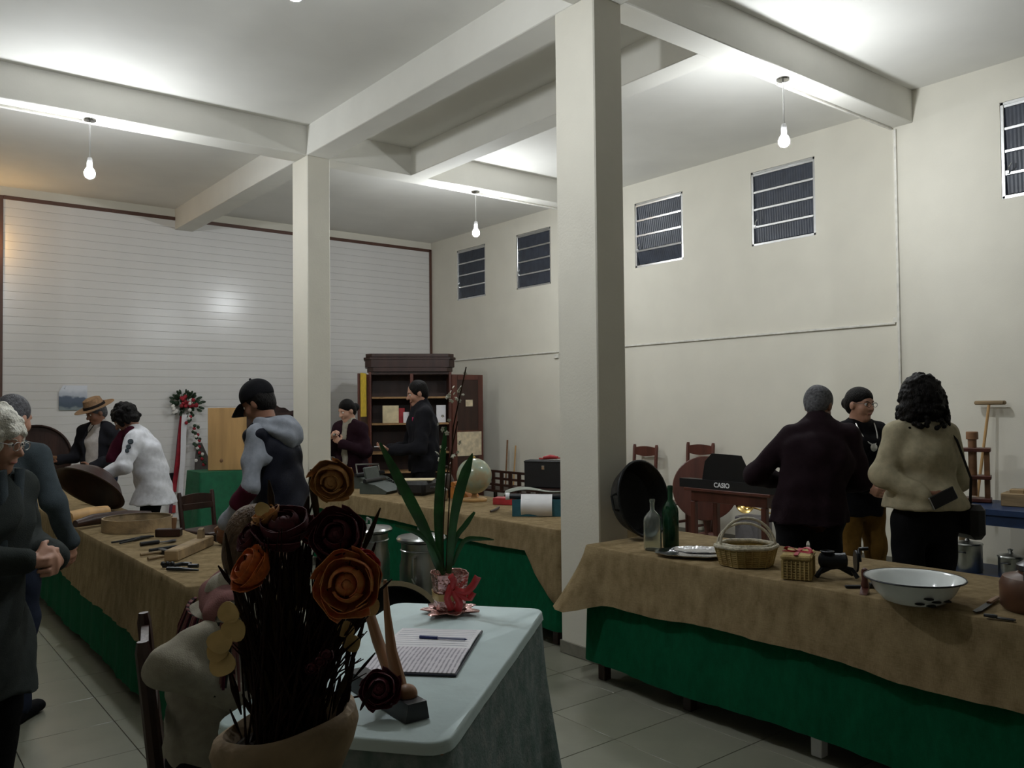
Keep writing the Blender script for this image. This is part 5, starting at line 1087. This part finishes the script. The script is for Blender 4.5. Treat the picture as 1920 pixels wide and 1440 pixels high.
        MB().tube([s.hd(x, .0895-.25*abs(x)*.5, -.0645+.15*abs(x)*.3) for x in (-.021, -.01, 0, .01, .021)], [.002, .0055, .006, .0055, .002], 8, flat=.6).build('lips', 'lip', s.t, 180)
        return s
    def brows(s, m='hair_black'):
        for sg in (-1, 1): MB().tube([s.hd(sg*.016, .0885, .024), s.hd(sg*.032, .086, .029), s.hd(sg*.05, .074, .024)], [.003, .0038, .0015], 6, flat=.6).build('eyebrow', m, s.t)
        return s
    def top(s, m, hem=.0, t=.016, name='jacket', sleeve=1.0, flare=.0, fold=.006, seed=1, open_=0, collar=.0, arms=True, bust=0, hang=None, h=.010, cutz=None):
        lo, hi = s.bounds(.22); F = Field(lo, hi, h); k, B = s.k, s.bulk; X = (1, 0, 0)
        hb = s.p0+(s.p0-s.p1)/np.linalg.norm(s.p0-s.p1)*hem if hang is None else s.p0-V3((0, 0, hem))
        F.ecap(hb, s.p0, X, (.158*k*B+t+flare, .108*k*B+t+flare), (.15*k*B+t, .10*k*B+t), .04); F.ecap(s.p0, s.p1, X, (.15*k*B+t, .10*k*B+t), (.132*k*B+t, .093*k*B+t), .04); F.ecap(s.p1, s.p2, X, (.132*k*B+t, .093*k*B+t), (.15*k*B+t, .103*k*B+t), .05); F.ecap(s.p2, s.p3-.06*s.dn, X, (.15*k*B+t, .103*k*B+t), (.105*k+t, .072*k+t), .05)
        if hang is None: F.plane(hb, unit(s.p0-s.p1))
        else: F.plane(hb, (0, 0, -1.0))
        if bust:
            for sg in (-1, 1): F.ell(s.p2+V3((sg*.065, .085*k*B+t, .02)), (.06*k, .05*k, .06*k), None, .04)
        if collar: F.cap(s.p3-.035*s.dn, s.p3+.028*s.dn, .070*k+t*.4, .066*k+t*.3, .02)
        if arms:
            for sh, e, w_ in ((s.sL, s.eL, s.wL), (s.sR, s.eR, s.wR)):
                F.cap(s.p3-.040*s.dn, sh, .048*k+t*.6, .046*k+t*.7, .06); F.cap(sh, e, .046*k+t*.8, .040*k+t*.8, .035)
                if sleeve > 0: F.cap(e, e+(w_-e)*sleeve, .040*k+t*.8, .030*k+t*.7, .03)
        else:
            for sh in (s.sL, s.sR): F.cap(s.p3-.040*s.dn, sh, .046*k+t*.7, .046*k+t*.75, .05)
        if fold: F.folds(fold, seed)
        if open_:
            F.ecap(s.p3+V3((0, .11*k, .03)), s.p0+V3((0, .16*k*B, -.35)), X, (open_*.75, .09), (open_, .13), 0, True)
        F.ecap(s.hc, s.p3+.005*s.dn, X, (.05, .05), (.057*k, .06*k), 0.004, True) if collar else None
        return F.build(name, m, s.t)
    def trousers(s, m, t=.014, name='trousers', wide=0., fold=.005, seed=2, upto=.03, short=0):
        lo, hi = s.bounds(.12); hi[2] = s.p1[2]+.1; F = Field(lo, hi, .010); k, B = s.k, s.bulk
        F.ecap(s.p0-V3((0, 0, .05)), s.p0+(s.p1-s.p0)*.6, (1, 0, 0), (.15*k*B+t, .105*k*B+t), (.135*k*B+t, .095*k*B+t), .03)
        for hp, kn, an in zip(s.hh, s.kn, s.an):
            e = an+(kn-an)*short; F.cap(hp, kn, .083*k*B+t, .056*k+t+wide*.5, .035); F.cap(kn, e, .056*k+t+wide*.5, .042*k+t+wide, .02)
        F.folds(fold, seed); F.plane((0, 0, .035+short*.3), (0, 0, -1)); return F.build(name, m, s.t)
    def skirt(s, m, z1, r1, name='skirt', t=.016):
        lo, hi = s.bounds(.25); F = Field(lo, hi, .011); k, B = s.k, s.bulk; F.ecap(s.p0+V3((0, 0, .06)), (0, s.p0[1], z1+.05), (1, 0, 0), (.14*k*B+t, .10*k*B+t), (r1, r1*.8), .02); F.folds(.008, 7); F.plane((0, 0, z1), (0, 0, -1)); return F.build(name, m, s.t)
    def shoes(s, m):
        for an in s.an:
            F = Field(an-V3((.09, .14, .12)), an+V3((.09, .26, .08)), .008); k = s.k; a = V3((an[0], an[1], .0))
            F.ecap(a+V3((0, -.045, .042)), a+V3((0, .155*k, .034)), (1, 0, 0), (.040, .045), (.046, .033), .01); F.cap(a+V3((0, -.02, .05)), a+V3((0, -.01, .105)), .05, .05, .02); F.plane((0, 0, .003), (0, 0, -1)); F.build('shoe', m, s.t)
        return s
    def hair(s, m, style='short', name='hair', seed=3):
        k = s.k; lo = s.hc-.32*k; hi = s.hc+.26*k; lo[2] -= .12; F = Field(lo, hi, .007); M = s.M; E = lambda c, r, kk=.02, cut=False: F.ell(s.hd(*c), V3(r)*k, M, kk, cut)
        rg = np.random.default_rng(seed)
        if style == 'short':
            E((0, -.018, .04), (.084, .098, .092)); E((0, -.05, -.015), (.072, .06, .07), .03); E((0, .105, -.03), (.085, .075, .098), .015, True); F.folds(.004, seed, 2)
        elif style == 'bob':
            E((0, -.018, .042), (.09, .10, .094)); E((0, -.06, -.04), (.088, .06, .10), .03); E((0, .112, -.02), (.068, .08, .10), .015, True); F.folds(.004, seed, 2)
        elif style == 'bun':
            E((0, -.016, .042), (.082, .099, .09)); E((0, -.05, -.01), (.074, .06, .075), .03); E((0, .108, -.03), (.075, .075, .095), .012, True); E((0, -.125, .0), (.045, .04, .045), .02); F.folds(.003, seed, 2)
        elif style == 'curly':
            E((0, -.03, .045), (.105, .108, .094)); E((0, -.06, -.05), (.128, .09, .11), .06); E((-.09, -.03, -.09), (.05, .06, .08), .05); E((.09, -.03, -.09), (.05, .06, .08), .05)
            for _ in range(420):
                a, z = rg.uniform(0, 6.28), rg.uniform(-.17, .14); r_ = np.interp(z, [-.17, -.08, .02, .10, .14], [.145, .142, .124, .09, .03]); F.ell(s.hd(r_*math.cos(a), -.04+r_*.85*math.sin(a), z), V3((1, 1, 1))*rg.uniform(.009, .016)*k, None, .004)
            E((0, .13, -.03), (.068, .09, .11), .01, True)
        elif style == 'fluffy':
            E((0, -.02, .045), (.092, .104, .095)); E((0, -.055, -.01), (.08, .062, .08), .03)
            for _ in range(150):
                a, z = rg.uniform(0, 6.28), rg.uniform(-.05, .14); r_ = np.interp(z, [-.05, .05, .10, .14], [.085, .095, .07, .03]); F.ell(s.hd(r_*math.cos(a), -.02+r_*1.05*math.sin(a), z), V3((1, 1, 1))*rg.uniform(.012, .024)*k, None, .008)
            E((0, .115, -.045), (.085, .075, .095), .01, True)
        elif style == 'long':
            E((0, -.018, .042), (.09, .102, .094)); E((0, -.07, -.06), (.095, .06, .12), .04); E((0, -.08, -.14), (.09, .045, .09), .05); E((0, .112, -.02), (.066, .08, .10), .015, True); F.folds(.005, seed, 2)
        return F.build(name, m, s.t)
    def glasses(s, m='dark_metal'):
        g = MB()
        for sg in (-1, 1):
            g.tube([s.hd(sg*.033+.022*math.cos(a), .104-.10*abs(.022*math.cos(a)*sg+.033)*.25, .004+.017*math.sin(a)) for a in np.linspace(0, 6.283, 18)], .0016, 5)
            g.tube([s.hd(sg*.055, .097, .01), s.hd(sg*.078, .06, .012), s.hd(sg*.081, -.01, .006)], .0016, 5)
        g.tube([s.hd(-.011, .108, .008), s.hd(.011, .108, .008)], .0016, 5); return g.build('glasses', m, s.t)
    def pt(s, p): return s.t.matrix_basis @ Vector(p)
def cloth(name, c, r=.85, var=.12, bump=.25, **k): return mat(name, c, r, var=var, scale=30, bump=bump, bscale=260, spec=.12, **k)
cloth('grey_fleece', (.25, .27, .31)); cloth('navy_vest', (.008, .009, .016), .6); cloth('maroon', (.055, .007, .018)); cloth('black_cloth', (.008, .008, .010)); cloth('denim', (.02, .026, .045)); cloth('white_cotton', (.72, .73, .78)); cloth('dark_jacket', (.014, .014, .018)); cloth('shirt_white', (.52, .48, .46)); cloth('brown_black', (.016, .012, .010))
cloth('coat_grey', (.030, .036, .034)); cloth('sweater_grey', (.050, .065, .075)); cloth('cream_knit', (.36, .335, .27)); cloth('plum_coat', (.016, .008, .012)); cloth('cream_jacket', (.46, .41, .285)); cloth('mustard', (.16, .085, .018)); cloth('maroon_knit', (.022, .008, .014)); cloth('fringe_pink', (.20, .09, .085)); cloth('black_top', (.006, .006, .008))
mat('straw', (.22, .125, .06), .7, var=.25, scale=40, bump=.4, bscale=160); mat('silver_pendant', (.8, .8, .78), .2, .6); mat('phone', (.006, .006, .008), .1); mat('pink_logo', (.6, .015, .12), .6); mat('steel_small', (.6, .6, .62), .25, 1)
# ---- man in a black cap and grey hooded sweater with vest
P = Person('man in a black cap, dark vest and grey hooded sweater bending over the tools', (2.09, 5.05), 132, 1.75, lean=14, bulk=1.10, head=(0, 24, 0), skin='skin_dark', armL=((-.30, .02, 1.12), (-.28, .19, .90)), handL=((.05, .25, -.9), (1, 0, 0), .5), armR=((.29, .10, 1.12), (.22, .30, .93)))
P.body(); P.trousers('denim'); P.shoes('black_cloth'); P.brows(); P.hair('hair_black', 'short')
P.top('grey_fleece', .02, .018, 'sweater', .98, seed=4, fold=.008); P.top('navy_vest', .13, .033, 'vest', 0, arms=False, seed=5, fold=.007)
F = Field(P.p3-.26, P.p3+.26, .008); F.ecap(P.p3+V3((-.13, -.02, -.015)), P.p3+V3((.13, -.02, -.015)), (0, 1, 0), (.06, .055), (.06, .055), .03); F.ell(P.p3+V3((0, -.135, -.055)), (.15, .085, .115), rotm(-20), .06); F.ell(P.p3+V3((0, .03, .10)), (.085, .10, .10), None, .03, True); F.folds(.006, 9); F.build('hood', 'grey_fleece', P.t)
e, w_ = P.eL, P.wL; d_ = unit(w_-e); F = Field(e-.2, e+.2, .008); F.cap(e+d_*.01, e+d_*.15, .066, .058, 0); F.folds(.008, 4); F.plane(e+d_*.145, d_); F.plane(e-d_*.0, -d_); F.plane(e+V3((.01, 0, 0)), (1, 0, 0)); F.build('elbow_patch', 'maroon', P.t)
F = Field(P.hc-.22, P.hc+.26, .007); F.ell(P.hd(0, -.012, .058), V3((.095, .113, .10)), P.M, .01); F.plane(P.hd(0, 0, .030), P.M@V3((0, .06, -1))); cp = F.build('cap', 'black_cloth', P.t)
Q = np.array([[P.hd(x, .080+.105*v*math.cos(x/.085*.9), .040-.030*v*v-1.6*x*x-.02*v) for x in np.linspace(-.085, .085, 11)] for v in np.linspace(0, 1, 6)]); MB().sheet(Q, .006).build('cap_brim', 'black_cloth', P.t); MB().ell(P.hd(0, -.012, .159), .009, 8, 6).build('cap_button', 'black_cloth', P.t)
# ---- man in a straw hat
P = Person('man in a brown felt hat, dark jacket and pale shirt behind the tool table', (2.00, 9.47), 218, 1.67, bulk=1.05, head=(22, 24, 0), skin='skin_dark', armR=((.27, .02, 1.10), (.27, .27, 1.08)), handR=((.1, .9, .1), (-.6, 0, .7), .6), armL=((-.26, .02, 1.10), (-.12, .24, 1.02)))
P.body(); P.trousers('denim'); P.shoes('black_cloth'); P.brows(); P.hair('hair_grey', 'short'); P.top('shirt_white', .05, .008, 'shirt', .3, seed=6, collar=1); P.top('dark_jacket', .13, .028, 'jacket', .95, seed=7, open_=.105)
P_ = [(.001, .135), (.055, .132), (.08, .12), (.092, .06), (.10, .035), (.15, .030), (.183, .034), (.185, .030), (.15, .024), (.095, .026), (.09, .02)]
q = MB(); q.M = P.M; q.o = P.hc+P.M@V3((0, -.012, .028)); q.lathe(P_, n=40, sy=1.1, cap0=False, cap1=False, wob=lambda a, z: .0); q.v = [tuple(V3(v)) for v in q.v]; q.build('hat', 'straw', P.t)
q = MB(); q.M = P.M; q.o = P.hc+P.M@V3((0, -.012, .028)); q.lathe([(.1015, .034), (.0955, .062), (.0975, .062), (.1035, .036)], n=40, sy=1.1, cap0=False, cap1=False); q.build('hat_band', 'brown_black', P.t)
MB().tube([P.p3+V3((-.04, .12, .0)), P.p3+V3((0, .135, -.06)), P.p3+V3((.05, .13, -.10))], .008, 6, flat=.4).build('neck_cord', 'black_cloth', P.t)
ho = P.pt(P.wR+V3((-.02, .10, .035))); one('small_package', MB().box((0, 0, 0), (.10, .06, .03), bev=.006), 'wood_mid', 'small brown package held by the man in the hat', 'package', ho, 218)
# ---- man in a white jacket leaning to the bowl
P = Person('person in a white printed jacket leaning over the tool table', (2.01, 7.64), 160, 1.66, lean=24, bulk=1.12, head=(0, 38, 0), skin='skin_dark', armL=((-.30, .16, 1.12), (-.18, .38, 1.02)), handL=((.4, .6, -.2), (0, 0, -1), .4), armR=((.29, .22, 1.10), (.20, .44, .98)), handR=((0, .8, -.3), (0, 0, -1), .4))
P.body(); P.trousers('black_cloth', t=.002, fold=.002); P.shoes('black_cloth'); P.hair('hair_black', 'fluffy'); jk = P.top('white_cotton', .14, .030, 'jacket', .97, seed=8, fold=.006, collar=1, hang=1, flare=.05)
F = Field(P.p3-.26, P.p3+.24, .008); F.cap(P.p3+V3((-.07, .03, .0)), P.p3+V3((.07, .03, .0)), .055, None, .03); F.cap(P.p3+V3((0, .08, -.03)), P.p3+V3((.0, .16, -.22)), .05, .06, .03); F.folds(.008, 3); F.build('scarf', 'maroon', P.t)
sv_ = unit(P.wL-P.eL); a_ = unit(P.sL-P.eL)
for i, t_ in enumerate((.25, .45, .60)):
    c_ = P.sL+(P.eL-P.sL)*t_; nrm = unit(np.cross(a_, (0, 1, 0))); nrm = nrm if nrm[0] < 0 else -nrm; c_ = c_+nrm*.094; s3, u3, _ = frame(nrm); MB().lathe([(.001, -.012), (.022-.003*i, -.012), (.022-.003*i, .003), (.001, .003)], n=18, c=c_, R=np.stack([s3, u3, nrm], 1)).build('sleeve_badge', 'sweater_grey', P.t)
# ---- white haired person with glasses at the left
P = Person('white haired person with glasses in a long dark grey coat, hands clasped', (.345, 3.56), -42, 1.59, lean=5, bulk=1.15, head=(-4, 14, 0), skin='skin', armR=((.27, -.02, 1.10), (.07, .26, 1.07)), handR=((-.8, .35, -.05), (-.2, -.8, 0), .7), armL=((-.27, .0, 1.08), (-.06, .27, 1.05)), handL=((.8, .4, -.05), (.1, -.9, 0), .6))
P.body(); P.trousers('black_cloth'); P.shoes('black_cloth'); P.brows('hair_white'); P.hair('hair_white', 'fluffy'); P.glasses('steel_small'); P.top('coat_grey', .30, .030, 'coat', .93, flare=.05, seed=10, collar=1, fold=.009)
q = [P.p3+V3((x, .10, z)) for x, z in ((-.05, .02), (-.035, -.15), (-.03, -.40))]; MB().tube(q, .028, 8, flat=.35).build('lapel', 'sweater_grey', P.t); q = [P.p3+V3((x, .10, z)) for x, z in ((.05, .02), (.035, -.15), (.03, -.40))]; MB().tube(q, .028, 8, flat=.35).build('lapel', 'sweater_grey', P.t)
# ---- person in a grey sweater
P = Person('person in a plain grey sweater and jeans standing beside the tool table', (.60, 5.03), 48, 1.66, lean=6, bulk=1.08, head=(10, 15, 0), armR=((.28, .0, 1.12), (.31, .10, .90)), handR=((.05, .15, -1), (-1, 0, 0), .5))
P.body(); P.trousers('denim'); P.shoes('black_cloth'); P.hair('hair_grey', 'short'); P.top('sweater_grey', .09, .022, 'sweater', .97, seed=11)
# ---- seated woman at the guest table
chair('dark wooden chair carrying the seated woman at the guest table', (.93, 2.665, 0), -105, 'wood_dark', .93)
P = Person('seated woman in a pale grey blouse with a fringed scarf by the guest table', (.925, 2.67), -15, 1.60, lean=16, bulk=1.12, female=True, seated=.462, head=(-10, 14, 0), feet=((-.12, .36), (.12, .36)), armR=((.25, -.17, .87), (.22, .06, .74)), handR=((0, 1, -.1), (0, 0, -1), .4), armL=((-.24, .02, .82), (-.14, .25, .80)))
P.body(); P.trousers('black_cloth'); P.shoes('black_cloth'); P.hair('hair_brown', 'bob'); P.top('cream_knit', .05, .024, 'blouse', .95, seed=12, fold=.009, bust=1)
F = Field(P.p3-.30, P.p3+.22, .008); F.ecap(P.p3+V3((-.17, -.02, -.045)), P.p3+V3((.17, -.02, -.045)), (0, 1, 0), (.095, .062), (.095, .062), .03); F.ell(P.p3+V3((0, -.07, -.07)), (.16, .06, .075), None, .04); F.ell(P.p3+V3((0, .05, .11)), (.07, .08, .10), None, .02, True); F.folds(.007, 5); sc = F.build('scarf', 'fringe_pink', P.t)
rg = np.random.default_rng(2)
for i in range(44):                       # fringe hanging from the scarf over her right shoulder and back
    q = -.35+2.6*i/43; a = P.p3+V3((.245*math.cos(q), -.03-.135*math.sin(q), -.065)); o3 = V3((math.cos(q), -math.sin(q), 0))
    MB().tube([a, a+o3*.025+V3((rg.normal(0, .006), 0, -.06)), a+o3*.04+V3((rg.normal(0, .012), rg.normal(0, .01), -.15-rg.uniform(0, .05)))], [.0065, .0055, .004], 5).build('fringe', ('fringe_pink', 'coat_grey', 'maroon', 'fringe_pink')[i % 4], sc)
# ---- woman behind the middle table
P = Person('woman in a dark maroon cardigan holding up a tiny silver object', (4.34, 8.36), 205, 1.66, lean=5, bulk=1.10, female=True, head=(18, 20, 0), skin='skin_pale', armR=((.22, .06, 1.12), (.08, .26, 1.25)), handR=((-.5, .3, .6), (-.6, -.2, .1), .9), armL=((-.24, .06, 1.10), (-.06, .26, 1.20)), handL=((.6, .2, .5), (.5, -.3, .2), .9))
P.body(); P.skirt('maroon_knit', .30, .24); P.shoes('black_cloth'); P.brows(); P.hair('hair_black', 'bun'); P.top('cream_knit', .03, .012, 'blouse', .3, seed=13, collar=1); P.top('maroon_knit', .28, .030, 'cardigan', .95, seed=14, open_=.05, flare=.02)
one('silver_trinket', MB().lathe([(.016, 0), (.02, .004), (.02, .02), (.012, .024)], n=16), 'chrome', 'tiny silver object in the hands of the woman behind the table', 'trinket', P.pt((.0, .30, 1.285)))
# ---- man with a pink badge behind the middle table
P = Person('tall man in a black jacket with a pink chest badge holding a card', (4.80, 7.60), 160, 1.85, lean=3, bulk=1.12, head=(0, 16, 0), skin='skin', armL=((-.27, .10, 1.15), (-.10, .36, 1.13)), handL=((.4, .8, .1), (.2, 0, .9), .6), armR=((.27, .10, 1.15), (.10, .36, 1.13)), handR=((-.3, .8, .1), (-.2, 0, .9), .6))
P.body(); P.trousers('black_cloth'); P.shoes('black_cloth'); P.brows(); P.hair('hair_black', 'short'); P.top('dark_jacket', .12, .034, 'jacket', .95, seed=15, collar=1)
s3, u3, n3 = frame((-.75, .65, .1)); MB().prism([(-.035, .03), (.035, .03), (.02, -.005), (0, -.035), (-.03, -.02)], .012, P.p2+V3((-.125, .105, .06)), np.stack([s3, u3, n3], 1)).build('chest_badge', 'pink_logo', P.t)
one('white_card', MB().box((0, 0, 0), (.12, .09, .004)), 'paper', 'white card held by the tall man in black', 'card', P.pt((0, .47, 1.17)), 150)
# ---- man in a dark plum coat seen from behind
P = Person('grey haired man in a dark plum coat seen from behind', (4.69, 2.95), 42, 1.70, lean=12, bulk=1.2, shw=.95, roll=.7, neckfwd=.15, head=(30, 28, 0), skin='skin_dark', armL=((-.31, .04, 1.14), (-.12, .24, 1.08)), handL=((.8, .3, 0), (0, -.5, .6), .5), armR=((.33, .06, 1.10), (.12, .26, 1.06)), handR=((-.8, .3, 0), (0, -.5, .6), .5), feet=((-.14, 0), (.14, .02)))
P.body(); P.trousers('black_cloth', wide=.02); P.shoes('black_cloth'); P.hair('hair_grey', 'short'); P.top('plum_coat', .085, .036, 'coat', .95, seed=16, collar=1, fold=.006, hang=1, flare=.015)
# ---- woman with glasses facing the room
P = Person('woman with glasses in a black blouse and mustard trousers', (5.70, 3.17), 246, 1.68, lean=0, bulk=1.08, female=True, head=(-12, 4, 0), skin='skin', armR=((.24, .02, 1.10), (.10, .22, 1.00)), armL=((-.25, .0, 1.10), (-.22, .12, .88)), feet=((-.12, 0), (.12, 0)))
P.body(); P.trousers('mustard', wide=.01); P.shoes('black_cloth'); P.brows(); P.hair('hair_black', 'bun'); P.glasses('dark_metal'); P.top('black_top', .14, .026, 'blouse', .95, seed=17, bust=1)
MB().tube([P.p3+V3((.075*math.cos(a), .085+.085*math.sin(a), .0-.15*math.sin(a))) for a in np.linspace(0, math.pi, 14)], .0045, 6).build('necklace', 'silver_pendant', P.t); MB().lathe([(.001, -.004), (.026, -.004), (.028, .0), (.02, .006), (.001, .007)], n=20, c=P.p3+V3((0, .176, -.17)), R=rotm(-90)).build('pendant', 'silver_pendant', P.t)
# ---- woman with curly hair in a cream jacket
P = Person('woman with curly black hair in a belted cream jacket seen from behind', (4.86, 2.30), 62, 1.72, lean=2, bulk=1.02, female=True, shw=1.0, head=(-14, 0, 0), skin='skin_dark', armL=((-.27, .0, 1.17), (-.11, -.15, 1.07)), handL=((.85, -.25, -.15), (.1, .8, .2), .5), armR=((.26, .05, 1.12), (.14, .27, 1.12)))
P.body(); P.trousers('black_cloth', wide=.03); P.shoes('black_cloth'); P.hair('hair_black', 'curly'); P.top('cream_jacket', -.035, .026, 'jacket', .93, flare=.06, seed=18, fold=.005, collar=1, bust=1)
MB().tube([P.p1+V3((.165*math.cos(a), .128*math.sin(a), .0)) for a in np.linspace(0, 6.283, 30)], .006, 6).build('belt', 'brown_black', P.t)
ba = P.sR+V3((-.06, -.02, .085)); MB().tube([P.sR+V3((-.05, .12, -.12)), P.sR+V3((-.06, .06, .06)), ba, P.sR+V3((-.01, -.10, -.03)), P.sR+V3((.06, -.12, -.25)), P.sR+V3((.10, -.06, -.40))], .010, 6, flat=.4).build('bag_strap', 'black_leather', P.t)
one('shoulder_bag', MB().box((0, 0, -.10), (.10, .24, .20), bev=.03), 'black_leather', 'black shoulder bag hanging from the woman with curly hair', 'bag', P.pt((.255, -.02, P.sR[2]-.40)), -28)
ph_ = P.pt(P.wL+V3((.075, -.055, -.01))); pq = thing('mobile_phone', 'dark mobile phone held behind the cream jacket', 'phone', ph_, -28-8)
R5 = rotm(0, -25, 0); MB().box((0, 0, 0), (.15, .009, .075), R5, bev=.004).build('phone_body', 'phone', pq); MB().box((-.07, -.001, -.033), (.012, .0105, .074), R5, bev=.003).build('phone_edge', 'steel_small', pq)
